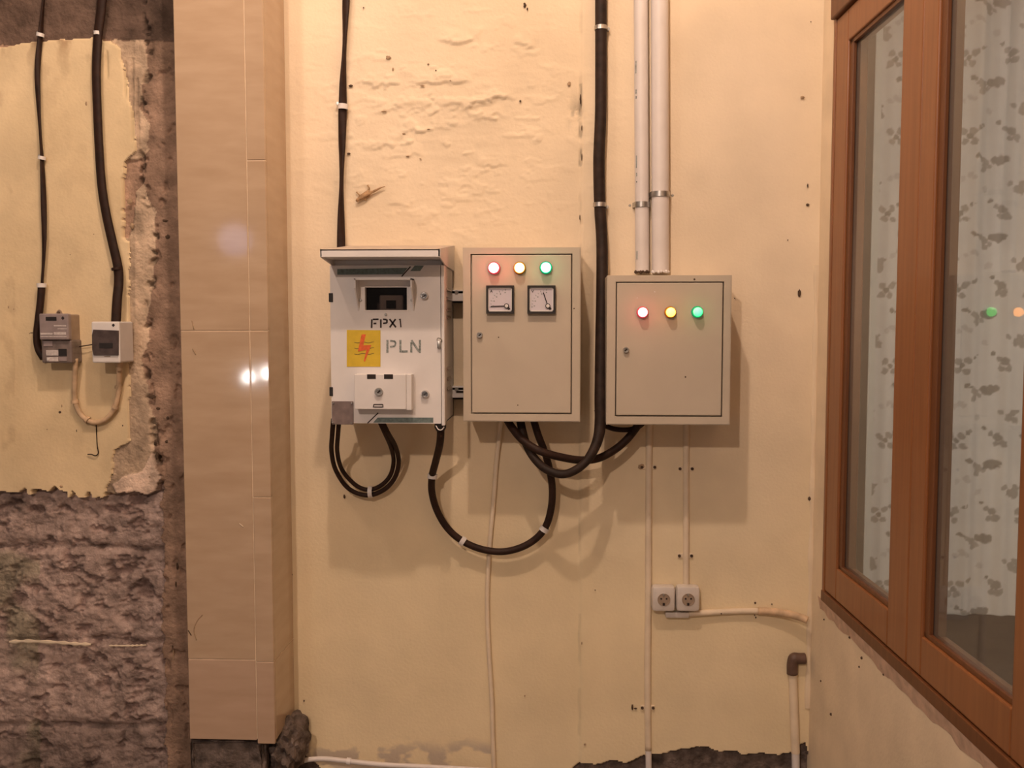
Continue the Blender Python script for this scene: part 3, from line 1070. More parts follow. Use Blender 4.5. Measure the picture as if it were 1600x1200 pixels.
# hood: sloping top, lip, cheeks
HP = 0.092
HD = DW + HP
hx0, hx1 = P(500, 395, HD).x, P(688, 395, HD).x
hzl, hzt = P(594, 401.5, HD).z, P(594, 389, HD).z
zb_ = P(600, 384, 0.0).z
xr = CX1 + 0.004
bm = B()
prism(bm, [(hx0, -HD, hzt), (hx0, -HD, hzt - 0.003), (hx0, -0.001, zb_ - 0.003), (hx0, -0.001, zb_)], (xr - hx0, 0, 0))
obj_h = obj('hood', bm, M['tan_white'], cab)
bm = B(); box(bm, hx0, hx1, -HD, -HD + 0.003, hzl, hzt, 0.0008); obj('hood_lip', bm, M['white'], obj_h)
for X_ in (hx0, xr - 0.003):
    bm = B()
    zz = P(604, 414, DW).z
    prism(bm, [(X_, -HD, hzt), (X_, -HD, hzl), (X_, -DW + 0.004, hzl - 0.010), (X_, -0.01, P(604, 416, DW).z), (X_, -0.001, zb_)], (0.003, 0, 0))
    obj('hood_cheek', bm, M['white'], obj_h)
bm = B(); box(bm, hx0, xr, -HD + 0.003, -0.01, hzl + 0.001, hzl + 0.003); obj('hood_soffit', bm, M['white'], obj_h)
# viewing window: flanged frame, pane, meter behind
fr_d = 0.034
fx0, fx1 = P(553.5, 460, DW + fr_d).x, P(643.5, 460, DW + fr_d).x
fz1 = P(598, 435, DW + fr_d).z
fz0 = P(598, 486, DW).z
bm = B()
box(bm, fx0, fx1, -(DW + fr_d), -DW, fz1 - 0.003, fz1)
for X_ in (fx0, fx1 - 0.003):
    prism(bm, [(X_, -DW, fz1), (X_, -(DW + fr_d), fz1), (X_, -(DW + fr_d), fz1 - 0.02), (X_, -(DW + 0.006), fz0 + 0.012), (X_, -DW, fz0)], (0.003, 0, 0))
vf = obj('window_hood', bm, M['white'], cab)
bm = B(); box(bm, WX0 - 0.002, WX1 + 0.002, -DB - 0.004, -DB - 0.001, WZ0 - 0.002, WZ1 + 0.002); obj('pane', bm, M['smoked'], vf)
bm = B()
e_ = 0.003
for q in ((WX0 - e_, WX1 + e_, WZ0 - e_, WZ0), (WX0 - e_, WX1 + e_, WZ1, WZ1 + e_), (WX0 - e_, WX0, WZ0, WZ1), (WX1, WX1 + e_, WZ0, WZ1)):
    box(bm, q[0], q[1], -DW - 0.0015, -DW, q[2], q[3])
obj('pane_surround', bm, M['white_plastic'], vf)
bm = B(); box(bm, WX0 - 0.03, WX1 + 0.03, -0.12, -0.10, WZ0 - 0.05, WZ1 + 0.03); obj('backboard', bm, M['meter_grey'], cab)
bm = B(); box(bm, WX0 + 0.024, WX1 - 0.014, -0.165, -0.12, WZ0 - 0.03, WZ0 + 0.034, 0.004)
im = obj('inner_meter', bm, M['white_plastic'], cab)
bm = B(); box(bm, WX0 + 0.040, WX1 - 0.03, -0.1665, -0.164, WZ0 + 0.004, WZ0 + 0.022); obj('display', bm, M['black'], im)
for (x, y) in ((563.5, 469), (643.5, 469), (603, 491.5)):
    screw(cab, x, y, DW, 2.2)
# lettering
d = DW
bm = B()
w = 2.5
stroke(bm, (581, 499), (580.5, 512.5), w, d)
stroke(bm, (582.5, 499), (591.5, 498.8), w, d)
stroke(bm, (583.5, 505.5), (588, 505.3), w, d)
obj('letter_F', bm, M['paint_black'], cab)
bm = B()
stroke(bm, (595, 499), (595, 512.2), w, d)
stroke(bm, (598.5, 498.8), (604, 499.4), w, d); stroke(bm, (604.5, 499.2), (604.5, 504.5), w, d); stroke(bm, (604.5, 504.5), (598.5, 505.2), w, d)
obj('letter_P', bm, M['paint_black'], cab)
bm = B()
stroke(bm, (608.6, 498.5), (618.6, 511.5), w, d); stroke(bm, (618, 498.5), (608.8, 511.5), w, d)
obj('letter_X', bm, M['paint_black'], cab)
bm = B()
stroke(bm, (625.2, 498), (626.4, 511.5), 1.9, d); stroke(bm, (625.4, 498.4), (623.6, 500), 1.4, d)
obj('digit_one', bm, M['paint_black'], cab)
w = 3.2
bm = B()
stroke(bm, (605.4, 531), (605.2, 551), w, d)
stroke(bm, (609.5, 532.3), (615.5, 533), w * .8, d); stroke(bm, (615.5, 532), (618.4, 536), w * .8, d); stroke(bm, (618.2, 535.5), (617, 541), w * .8, d); stroke(bm, (617, 540.8), (609.5, 542), w * .8, d)
obj('letter_P', bm, M['paint_grey'], cab)
bm = B()
stroke(bm, (625.5, 531), (625.5, 550.5), w, d); stroke(bm, (627.5, 549), (637, 549), w, d)
obj('letter_L', bm, M['paint_grey'], cab)
bm = B()
stroke(bm, (642.6, 534.5), (642.6, 550.5), w, d); stroke(bm, (642.8, 531.5), (654.5, 549), w, d); stroke(bm, (656, 531), (656, 551), w, d)
obj('letter_N', bm, M['paint_grey'], cab)
# yellow sign with bolt and waves
bm = B(); pprism(bm, [(541.8, 515.5), (594.5, 516), (594.5, 573), (541.8, 573)], d, d + 0.0008)
sg = obj('yellow_sign', bm, M['paint_yellow'], cab)
bm = B()
for yy in (535, 544, 553):
    for k in range(10):
        xa, xb = 554 + 3 * k, 557 + 3 * k
        stroke(bm, (xa - .3, yy + .9 * math.sin(k * 1.1)), (xb + .3, yy + .9 * math.sin((k + 1) * 1.1)), 1.1, d + 0.0008, 0.0003)
obj('waves', bm, M['paint_blue'], sg)
bm = B()
pprism(bm, [(565, 522.5), (571.5, 522.5), (567.5, 539.5), (580, 539), (570, 565.5), (568.5, 564), (572.5, 546.5), (559, 549.5)], d + 0.0008, d + 0.0016)
obj('bolt', bm, M['paint_red'], sg)
# stripes and slashes
bm = B(); pprism(bm, [(527, 420.5), (637, 418.5), (629, 428.6), (527, 429.3)], d, d + 0.0006); obj('stripe', bm, M['paint_teal'], cab)
bm = B(); pprism(bm, [(641, 423.5), (648, 415), (662.5, 415), (656.5, 423.5)], d, d + 0.0006); obj('stripe', bm, M['paint_teal'], cab)
bm = B(); stroke(bm, (627.5, 432), (641.5, 416.5), 1.8, d, .0006); obj('slash', bm, M['paint_black'], cab)
bm = B(); pprism(bm, [(590, 652.5), (677, 652.5), (677, 660.5), (583, 660.5)], d, d + 0.0006); obj('stripe', bm, M['paint_teal'], cab)
bm = B(); stroke(bm, (574, 661.5), (591, 645), 1.7, d, .0006); obj('slash', bm, M['paint_black'], cab)
# lower cover
ld = DW + 0.030
bm = B(); pbox(bm, 553.5, 585, 634.5, 639.5, DW, ld, 0.0012)
lc_ = obj('lower_cover', bm, M['white'], cab)
bm = B(); pbox(bm, 635, 585, 643, 641, DW, ld - 0.002, 0.001); obj('cover_flange', bm, M['white'], lc_)
for (a, b) in ((573.5, 587), (600, 614)):
    bm = B(); pbox(bm, a, 585, b, 592, ld - 0.002, ld + 0.0006); obj('slot', bm, M['dark'], lc_)
bm = B()
stroke(bm, (584.5, 632), (597.5, 632), 1.5, ld, .0008); stroke(bm, (584.5, 636), (597.5, 636), 1.5, ld, .0008)
stroke(bm, (584.2, 631.5), (583.2, 636.5), 1.4, ld, .0008); stroke(bm, (598, 631.5), (598.4, 636.5), 1.4, ld, .0008)
obj('slot_rim', bm, M['dark'], lc_)
keylock(lc_, 592, 612, ld, 6.6)
for (x, y) in ((663, 462), (664.5, 615.5)):
    c = P(x, y, DW)
    R_ = 6.2 * 2.0 / F
    bm = B(); lathe(bm, c, (0, -1, 0), [(R_, 0), (R_, .006), (R_ * .8, .009), (R_ * .55, .0092), (R_ * .5, .007), (0, .007)], 20)
    k = obj('turn_lock', bm, M['chrome'], cab, True)
    bm = B(); stroke(bm, (x - 2.4, y + 1.6), (x + 2.4, y - 1.6), 1.5, DW + 0.0071, .001); obj('key_slot', bm, M['dark'], k)
# brown patch plate
bm = B(); pbox(bm, 518.5, 627, 552, 663.5, DW, DW + 0.004, 0.001)
bp_ = obj('patch_plate', bm, M['brown_plate'], cab, label='small brown plate on the lower corner')
for (x, y) in ((521, 630), (549.5, 630), (521, 660), (549.5, 660.5)):
    screw(bp_, x, y, DW + 0.004, 1.4)
# hinge notches
for (a, b, c, e) in ((513.5, 458, 520, 472), (514.5, 605, 520, 619)):
    bm = B(); pbox(bm, a, b, c, e, DW - 0.012, DW + 0.002, 0.001); obj('hinge', bm, M['black'], cab)
# padlock hasp
bm = B()
tube(bm, [P(683, 531, DW), P(684, 528.5, DW + .008), P(687, 528.5, DW + .01), P(690, 531, DW + .006), P(690.5, 536, DW)], 0.0012, 6)
pbox(bm, 683, 533, 688.5, 544, DW, DW + 0.007, 0.001)
obj('hasp', bm, M['steel'], cab, True)
# vents on the visible side
for zpy in (453, 467, 484, 496, 575, 591, 606):
    z_ = P(703, zpy, 0.10).z
    bm = B(); prism(bm, [(CX1, -0.14, z_ + .004), (CX1 + .0035, -0.14, z_ - .003), (CX1, -0.14, z_ - .004)], (0, 0.075, 0))
    obj('vent_louvre', bm, M['meter_dark'], cab)
# cable gland under the cabinet
bm = B(); lathe(bm, P(688, 664, DW - .02), (0, 0, -1), [(.013, -.004), (.013, .006), (.0095, .012), (.0095, .013)], 16); obj('cable_gland', bm, M['black'], cab, True)
bm = B(); tube(bm, [P(681, 665, DW - .003), P(685, 671, DW), P(690, 671.5, DW), P(694, 667, DW - .003)], 0.0011, 6); obj('wire_hook', bm, M['white_plastic'], cab, True)

# ---- rails that tie the cabinet to the taller control box
for (y0_, which) in ((455, 'upper'), (606, 'lower')):
    ra = P(700, y0_, 0.02)
    r_ = thing('mounting_rail', which + ' slotted white steel rail bridging the gap between white cabinet and taller control box', 'rail', P(714, y0_ + 10, 0.01), 'rails between the boxes')
    bm = B(); pbox(bm, 704, y0_ + 3.5, 727, y0_ + 15.5, 0.0, 0.030, 0.001); pbox(bm, 704, y0_ - 2, 727, y0_, 0.0, 0.03, .0005); obj('channel', bm, M['white'], r_)
    bm = B(); pbox(bm, 705, y0_ + .2, 727, y0_ + 3.2, 0.0, 0.018); obj('slot', bm, M['dark'], r_)
    bm = B(); pbox(bm, 705, y0_ + 15.8, 727, y0_ + 18, 0.0, 0.018); obj('shadow_strip', bm, M['dark'], r_)  # dark strip standing in for the shadow under the rail
    if which == 'lower':
        bm = B(); pbox(bm, 713, y0_ + 4.5, 726, y0_ + 8, 0.02, 0.0306); obj('slot', bm, M['dark'], r_)
    bm = B(); lathe(bm, P(714, y0_ + 1.5, 0.02), (0, -1, 0), [(.0045, 0), (.0045, .012), (0, .012)], 6); obj('bolt', bm, M['steel'], r_)


# ================================================================== CABLES, PIPES
def PP(lst):
    return [P(x, y, d_) for x, y, d_ in lst]


def direction(px0, py0, px1, py1, d_=0.02):
    return (P(px1, py1, d_) - P(px0, py0, d_)).normalized()


def cable(label, pts, wpx, m='black_cable', flat=None, twist=0.0, cat='cable', group=None, seg=10, name='power_cable', rfun=None):
    d_ = sum(p[2] for p in pts) / len(pts)
    r = wpx / 2 * (2.2 - d_) / F
    w_ = PP(pts)
    root = thing(name, label, cat, w_[-1], group)
    bm = B(); tube(bm, w_, rfun or r, seg, flat, twist)
    obj('sheath', bm, M[m], root, 'all')
    return root, r


def clip(root, px, py, d_, tdir, r, w=0.010, m='white_plastic', name='cable_clip', nail=None):
    bm = B(); band(bm, P(px, py, d_), tdir, r, w)
    o = obj(name, bm, M[m], root, True)
    if nail:
        bm = B(); lathe(bm, P(nail[0], nail[1], max(d_ - r, 0.004)), (0, -1, 0), [(.003, -.004), (.003, .006), (.0042, .006), (.0042, .0085), (0, .009)], 10)
        obj('nail', bm, M['steel'], o, True)
    return o


def saddle(root, px, py, d_, r, w=0.012, m='steel'):
    """omega shaped pipe strap screwed to the wall on both sides"""
    c = P(px, py, d_)
    bm = B()
    prof = []
    n = 14
    for i in range(n + 1):
        a = math.pi * i / n
        prof.append((math.cos(a) * r, math.sin(a) * r))
    e = r + 0.016
    line = [(e, -d_ + 0.002), (r + .002, -d_ + 0.002)] + prof + [(-r - .002, -d_ + 0.002), (-e, -d_ + 0.002)]
    th = 0.0018
    outer = [(e, -d_ + 0.002 + th), (r + .003 + th, -d_ + .002 + th)] + [(x * (r + th) / r, y * (r + th) / r) for x, y in prof] + [(-r - .003 - th, -d_ + .002 + th), (-e, -d_ + .002 + th)]
    vs = []
    for (x, y), (X_, Y_) in zip(line, outer):
        vs.append([bm.verts.new((c.x + a, c.y - b, c.z + s * w / 2)) for (a, b) in ((x, y), (X_, Y_)) for s in (-1, 1)])
    for a, b in zip(vs, vs[1:]):
        bm.faces.new((a[0], b[0], b[1], a[1]))
        bm.faces.new((a[2], a[3], b[3], b[2]))
        bm.faces.new((a[0], a[2], b[2], b[0]))
        bm.faces.new((a[1], b[1], b[3], a[3]))
    o = obj('pipe_strap', bm, M[m], root, True)
    for s in (-1, 1):
        bm = B(); lathe(bm, (c.x + s * (r + .010), -0.004, c.z), (0, -1, 0), [(.0035, 0), (.0035, .002), (.002, .0035), (0, .0035)], 10)
        obj('screw', bm, M['steel'], o, True)


T2 = math.pi / 0.175                       # twisted flat cables turn about every 175 mm
# risers on the cream wall
r1, rr = cable('black twisted flat cable dropping from above into the white meter cabinet',
               [(546, -420, .016), (544, -200, .016), (542, -40, .016), (540, 20, .016), (538, 80, .014), (536, 130, .014), (535.5, 168, .014), (534.5, 220, .014), (534, 262, .014), (533, 330, .016), (533, 372, .018), (533, 392, .02)],
               13, flat=0.5, twist=lambda s: 0.1 + math.pi * ((s - 0.58) / 0.31), seg=14)
clip(r1, 536, 167, .014, direction(536, 160, 535.5, 174), rr, .012, nail=(528.5, 163))
r2, rr = cable('thick black main cable running down between the two beige control boxes and looping up again',
               [(941, -420, .022), (940, -220, .022), (939, -40, .022), (939, 40, .022), (939, 110, .022), (938.5, 180, .024), (936, 245, .026), (936.5, 300, .024), (938, 335, .024), (940.5, 380, .03), (940.5, 450, .05), (939, 540, .075), (938, 620, .10), (938, 660, .11),
                (933, 690, .125), (919, 717, .14), (900, 734, .145), (878, 741, .14), (853, 733, .13), (834, 715, .12), (822, 693, .10), (816, 672, .085), (812, 652, .075)],
               17.5, 'dusty_cable', seg=14, name='main_cable',
               rfun=lambda t: 0.0134 if t < .59 else 0.0134 - 0.0038 * min(1, (t - .59) / .11))
clip(r2, 939, 44, .022, (0, 0, 1), rr, .009, 'steel', 'pipe_strap', nail=(950, 47))
clip(r2, 937, 320, .024, (0, 0, 1), rr, .010, 'steel', 'pipe_strap', nail=(948, 324))
bm = None
r3, rr = cable('black cable swooping from the taller control box to the underside of the wider one',
               [(788, 648, .07), (800, 668, .09), (817, 688, .11), (842, 704, .13), (875, 714, .12), (908, 719, .10), (935, 716, .085), (960, 703, .075), (980, 686, .07), (997, 664, .07), (1002, 652, .07)],
               12.5, seg=12)
r4, rr = cable('short black cable tail tucked under the left end of the wider control box',
               [(932, 640, .05), (940, 660, .05), (952, 668, .055), (970, 671.5, .06), (990, 670, .06), (1004, 662, .06), (1008, 650, .06)], 8, seg=10)
r5, rr = cable('black cable hanging in a wide loop under two boxes, with three white ties',
               [(688, 652, .18), (688.5, 680, .17), (686, 700, .14), (680, 724, .09), (675, 745, .055), (675, 770, .04), (683, 798, .03), (699, 825, .028), (722, 845, .026), (752, 858, .026), (785, 862, .028), (815, 855, .03), (838, 841, .032),
                (853, 822, .034), (861, 795, .038), (863, 765, .045), (859, 735, .055), (851, 706, .07), (841, 680, .075), (832, 650, .075)], 11.5, seg=12)
for (x, y, d_, a, b) in ((675.5, 744, .056, (680, 724), (675, 764)), (722.5, 845.5, .027, (699, 826), (745, 857)), (850.5, 827, .034, (838, 841), (860, 806))):
    clip(r5, x, y, d_, direction(*a, *b), rr + .0006, .011, name='cable_tie')
    
la, rr = cable('outer of the paired black cables looping below the brown corner plate of the cabinet',
               [(521, 655, .16), (519, 680, .14), (518, 705, .09), (524, 733, .05), (541, 760, .03), (562, 772, .024), (582, 773, .024), (603, 763, .026), (617, 746, .03), (623, 722, .05), (618, 698, .09), (606, 676, .14), (594, 652, .16)],
               7.6, group='paired loop cables', seg=10)
lb, rr = cable('inner of the paired black cables looping below the brown corner plate of the cabinet',
               [(530, 655, .16), (528, 680, .14), (527, 706, .09), (534, 733, .05), (551, 754, .03), (568, 764, .024), (585, 763.5, .024), (601, 754, .026), (611, 740, .03), (615, 720, .05), (611, 699, .09), (601, 676, .14), (590, 652, .16)],
               7.2, group='paired loop cables', seg=10)
bm = B(); band(bm, P(579, 768.5, .024), direction(565, 768, 593, 767.5), 0.0115, .010)
obj('cable_tie', bm, M['white_plastic'], la, True)

# cables on the yellow wall
l1, rr = cable('thin black twisted cable on the yellow wall leading down to the grey electricity meter',
               [(82, -420, .032), (76, -200, .032), (71, -40, .032), (68, 0, .03), (63, 56, .028), (58.5, 110, .03), (60, 160, .03), (63, 210, .03), (65.5, 247, .028), (68, 310, .03), (69, 380, .03), (66, 440, .03), (65, 452, .032)],
               8.6, flat=0.5, twist=lambda s: 1.0 + math.pi * (s - 0.58) / 0.33, seg=12)
for (x, y) in ((63, 55), (65.5, 247)):
    clip(l1, x, y, .029, direction(65, 40, 62, 64), .0064, .008, nail=(x - 1, y - 2))
bm = B(); tube(bm, PP([(65, 446, .032), (63.5, 470, .034), (60, 500, .036), (57.5, 525, .036), (60, 545, .036), (68, 560, .04)]), 0.0083, 12)
obj('thick_sleeve', bm, M['black_cable'], l1, 'all')
clip(l1, 65, 446, .032, (0, 0, 1), .0083, .010)
l2, rr = cable('thicker black flat cable curving down the yellow wall into the small breaker box',
               [(172, -420, .034), (166, -200, .034), (162, -40, .034), (158, 15, .032), (153, 58, .03), (150.5, 110, .032), (152, 170, .032), (155, 235, .032), (159, 290, .032), (166, 335, .032), (176, 380, .032), (184, 416, .032), (185.5, 440, .034), (183, 470, .045), (181, 508, .05)],
               15, flat=0.6, twist=lambda s: 0.25 * math.sin((s - 0.58) * 5), seg=14)
clip(l2, 152.5, 52, .031, (0, 0, 1), .006, .008, nail=(151, 51))
clip(l2, 183, 420, .032, direction(178, 395, 186, 440), rr * .9, .006, 'black_cable', nail=(178.5, 421))
l3, rr = cable('tan painted cable hanging in a U between the electricity meter and the breaker box',
               [(118, 560, .045), (117, 590, .036), (116.5, 620, .030), (122, 641, .028), (134, 655, .028), (149, 660, .028), (165, 655, .028), (178, 640, .028), (184.5, 618, .030), (186, 595, .034), (187, 560, .045)],
               8.2, 'painted_cable', seg=10)
for (x, y, a, b) in ((136, 656, (124, 645), (149, 661)), (180, 636, (172, 648), (185, 618)), (117, 628, (117, 610), (121, 640)), (185, 605, (184, 618), (186, 592))):
    clip(l3, x, y, .029, direction(*a, *b), rr, .007, 'painted_cable', nail=(x + 3, y - 3))
bm = B(); tube(bm, PP([(150, 660, .022), (151, 680, .02), (152, 697, .02), (153.5, 708, .022), (149, 712, .024), (143, 710, .024), (137, 710, .022)]), 0.0013, 6)
tag(recentre(obj('hooked_wire', bm, M['black_cable'], None, 'all'), P(150, 660, .02)), 'short rusty wire with a bent hook end hanging below the tan cable', 'wire')
bm = B(); tube(bm, PP([(110, 544, .03), (122, 542, .03), (134, 540, .032), (146, 538, .03)]), 0.0013, 6)
tag(recentre(obj('link_wire', bm, M['black_cable'], None, 'all'), P(122, 542, .03)), 'thin bare wire joining the electricity meter to the breaker box', 'wire')

# white pipes above the wider control box
for (pts, wp, sy, lab) in (([(999, -420), (1003.5, 425)], 21.5, 320, 'slimmer white plastic pipe above the wider control box, on the main cable side'),
                           ([(1029.3, -420), (1032, 425)], 26.5, 304, 'broader white plastic pipe above the wider control box, on the window side')):
    r_ = wp / 2 * 2.17 / F
    d_ = r_ + 0.002
    root = thing('conduit_pipe', lab, 'pipe', P(pts[1][0], 425, d_), 'white pipes above the control box')
    bm = B()
    a, b = P(*pts[0], d_), P(*pts[1], d_)
    ax = (b - a)
    L_ = ax.length
    lathe(bm, a, ax, [(r_, 0), (r_, L_), (r_ - .002, L_), (r_ - .002, L_ - .02), (0, L_ - .02)], 24)
    obj('tube', bm, M['pvc'], root, True)
    f = (sy + 420) / 845
    saddle(root, pts[0][0] + (pts[1][0] - pts[0][0]) * f, sy, d_, r_ + .0006)
    if wp < 25:
        bm = B()
        for (ya, yb) in ((95, 114), (140, 146), (150, 154), (243, 262), (270, 275), (283, 285), (392, 405)):
            x = pts[0][0] - 8.0 + ((ya + 420) / 845) * 4.5
            pbox(bm, x - .7, ya, x + .7, yb, d_, d_ + r_ * .70)
        obj('printed_marks', bm, M['paint_grey'], root, kind='stuff')
    bm = B()
    for k in range(9):
        a_ = math.pi * (0.1 + 0.8 * k / 8)
        bmesh.ops.create_icosphere(bm, subdivisions=1, radius=0.0026 + .001 * (k % 3), matrix=Matrix.Translation(b + Vector((math.cos(a_) * r_, -math.sin(a_) * r_, -0.001 * (k % 2)))))
    obj('sealant_crumbs', bm, M['stain'] if wp < 25 else M['white_plastic'], root, True, kind='stuff')

# painted conduits under the control boxes
c1, rr = cable('thin wire painted cream running from under the taller control box to the floor',
               [(784, 650, .03), (781, 675, .014), (776, 720, .006), (771, 785, .006), (765, 855, .006), (761.5, 930, .006), (763, 1000, .006), (768, 1085, .006), (770, 1150, .006), (773, 1230, .006)],
               7.5, 'conduit', name='painted_wire', cat='wire', seg=8)
c2, rr = cable('long cream painted conduit running straight down past the sockets to the floor',
               [(1015, 640, .010), (1014, 720, .008), (1013.5, 800, .008), (1013, 920, .008), (1012, 1020, .008), (1012, 1105, .008), (1013, 1172, .008)],
               10.5, 'conduit', name='painted_conduit', cat='conduit', seg=12)
bm = B(); tube(bm, PP([(1013, 1170, .008), (1013.5, 1190, .008), (1014, 1250, .008)]), rr * .95, 12); obj('bare_end', bm, M['pvc'], c2, 'all')
c3, rr = cable('short cream painted conduit dropping from the wider control box to the second socket',
               [(1073, 640, .010), (1072, 720, .008), (1072, 800, .008), (1072, 870, .008), (1072, 922, .008)], 10, 'conduit', name='painted_conduit', cat='conduit', seg=12)


def strap_holes(root, px, py, w, left=True, right=True):
    bm = B(); pbox(bm, px - w, py - 3.5, px + w, py + 3.5, 0.003, 0.0085, 0.001)
    o = obj('painted_strap', bm, M['conduit'], root)
    for s in ((-1,) if left else ()) + ((1,) if right else ()):
        bm = B(); lathe(bm, P(px + s * (w - 2.5), py, .0084), (0, -1, 0), [(.0036, 0), (.0036, .002), (.0022, .002), (0, .001)], 12)
        obj('screw', bm, M['stain'], o, True)


strap_holes(c2, 1013, 730, 12.5)
strap_holes(c2, 1012, 1106, 11)
strap_holes(c3, 1072, 732.5, 12)
strap_holes(c3, 1071, 868.5, 12)


# sockets
def socket(px0, px1, lab):
    d0, d1 = 0.004, 0.036
    root = thing('wall_socket', lab, 'socket', P((px0 + px1) / 2, 957, 0.01), 'twin wall sockets')
    bm = B(); pbox(bm, px0, 917, px1, 956.5, d0, d1, 0.008)
    obj('housing', bm, M['socket'], root, True)
    cx, cy = (px0 + px1) / 2, 937
    c = P(cx, cy, d1)
    R_ = 9.0 * (2.2 - d1) / F
    bm = B(); lathe(bm, c, (0, -1, 0), [(R_ * 1.12, 0), (R_ * 1.12, .0015), (R_, .0015), (R_ * .95, .0004), (0, .0004)], 28)
    w_ = obj('socket_well', bm, M['meter_side'], root, True)
    for s in (-1, 1):
        bm = B(); lathe(bm, P(cx + s * 4.2, cy - 1.5, d1), (0, -1, 0), [(.0022, 0), (.0022, .0012), (0, .0012)], 10); obj('pin_hole', bm, M['dark'], w_)
    for s in (-1, 1):
        bm = B(); pbox(bm, cx - 1.6, cy + s * 7.4 - 2.0, cx + 1.6, cy + s * 7.4 + 2.0, d1, d1 + .003, .0008); obj('earth_clip', bm, M['dark'] if s > 0 else M['steel'], w_)


socket(1019, 1055.5, 'off-white wall socket next to the long painted conduit, first of the pair')
socket(1057, 1094, 'off-white wall socket below the short painted conduit, second of the pair')
hc_, rr = cable('cream painted conduit running sideways from under the sockets toward the window corner',
                [(1076, 959, .014), (1110, 957, .012), (1150, 955, .012), (1185, 954.5, .014)], 9.5, 'conduit', name='painted_conduit', cat='conduit', seg=12)
bm = B(); tube(bm, PP([(1184, 954.5, .014), (1205, 955.5, .018), (1232, 959.5, .026), (1252, 965, .034), (1261.5, 969, .04)]), rr * 1.25, 12); obj('bent_end', bm, M['painted_cable'], hc_, 'all')
bm = B(); pbox(bm, 1040, 957.5, 1077, 966, .002, .022, .003); obj('joint_sleeve', bm, M['socket'], hc_, True)
for (x, y) in ((1127, 959), (1179, 961), (1200, 951.5), (1240, 957)):
    screw(hc_, x, y, .02, 1.1, 'chip', 'stain', .001)

# pipe with brown elbow in the corner
pp = thing('corner_pipe', 'upright pipe with a dark brown elbow at its top, in the corner under the window', 'pipe', P(1240, 1200, .012))
rr = 13.5 / 2 * 2.18 / F
bm = B(); lathe(bm, P(1238.5, 1050, .012), P(1243, 1176, .012) - P(1238.5, 1050, .012), [(rr, 0), (rr, (P(1243, 1176, .012) - P(1238.5, 1050, .012)).length)], 18); obj('painted_length', bm, M['conduit'], pp, True)
bm = B(); a, b = P(1243, 1174, .012), P(1244, 1260, .012)
lathe(bm, a, b - a, [(rr * .92, 0), (rr * .92, (b - a).length)], 18); obj('bare_length', bm, M['pvc'], pp, True)
e0, e1, e2 = P(1233 + 5, 1053, .014), P(1238, 1029, .014), P(1258, 1029, .014)
bm = B()
tube(bm, [e0, e0.lerp(e1, .55), e0.lerp(e1, .9) + Vector((.002, 0, 0)), e1.lerp(e2, .18) + Vector((0, 0, .001)), e1.lerp(e2, .5), e2], rr * 1.28, 16, n=5)
obj('elbow', bm, M['brown_pvc'], pp, 'all')

# pale hose along the foot of the wall
hs, rr = cable('pale hose lying along the foot of the cream wall beside the pillar',
               [(446, 1204, .06), (456, 1195, .05), (476, 1188, .04), (505, 1185.5, .035), (540, 1189, .035), (600, 1195, .035), (680, 1199, .035), (800, 1206, .035)], 8, 'pvc', name='pale_hose', cat='hose')
clip(hs, 545, 1189.5, .035, direction(530, 1188, 560, 1191, .035), rr, .010)

# ================================================================== METER AND BREAKER BOX ON THE YELLOW WALL
em = thing('electricity_meter', 'grey electricity meter with clear lower cover on the yellow wall', 'meter', P(92, 568, .03))
DM = 0.075
bm = B(); pbox(bm, 63, 491, 110, 533, .016, .062, .003); obj('case', bm, M['meter_side'], em)
bm = B(); pbox(bm, 61, 490, 107, 531, .06, DM, .003); fc = obj('front', bm, M['meter_grey'], em)
bm = B(); pbox(bm, 71.5, 495, 88, 501, DM, DM + .001); obj('display', bm, M['black'], fc)
bm = B(); pprism(bm, [(98, 494), (100.5, 497), (98, 500), (95.5, 497)], DM, DM + .001); obj('mark', bm, M['paint_black'], fc)
bm = B()
for (a, b, c, e) in ((84, 508, 103, 510), (90, 513, 104, 514.5), (63, 520, 82, 523), (84, 519, 103, 523), (63, 525, 104, 526.5)):
    pbox(bm, a, b, c, e, DM, DM + .0006)
obj('printed_lines', bm, M['label_pale'], fc, kind='stuff')
bm = B(); pbox(bm, 64.5, 531, 112, 567.5, .016, .066, .004); lc2 = obj('terminal_cover', bm, M['meter_dark'], em)
dm2 = .066
for (a, b, c, e, m_) in ((72, 547, 91, 555.5, 'label_pale'), (91.5, 545, 104, 556, 'black'), (73, 558, 91, 564.5, 'label_pale'), (92, 558, 104, 564, 'meter_grey'), (68, 533, 82, 541, 'meter_grey')):
    bm = B(); pbox(bm, a, b, c, e, dm2, dm2 + .0012); obj('terminal_label', bm, M[m_], lc2)
bm = B(); lathe(bm, P(76, 561, dm2), (0, -1, 0), [(.003, 0), (.003, .003), (0, .003)], 10); obj('seal', bm, M['white_plastic'], lc2)
bm = B(); pprism(bm, [(86, 492), (89, 486), (92, 483.5), (95, 486), (98, 492)], .016, .022); tb = obj('mounting_tab', bm, M['meter_side'], em)
bm = B(); lathe(bm, P(92, 488.5, .022), (0, -1, 0), [(.0032, 0), (.0032, .003), (0, .003)], 8); obj('screw', bm, M['stain'], tb)

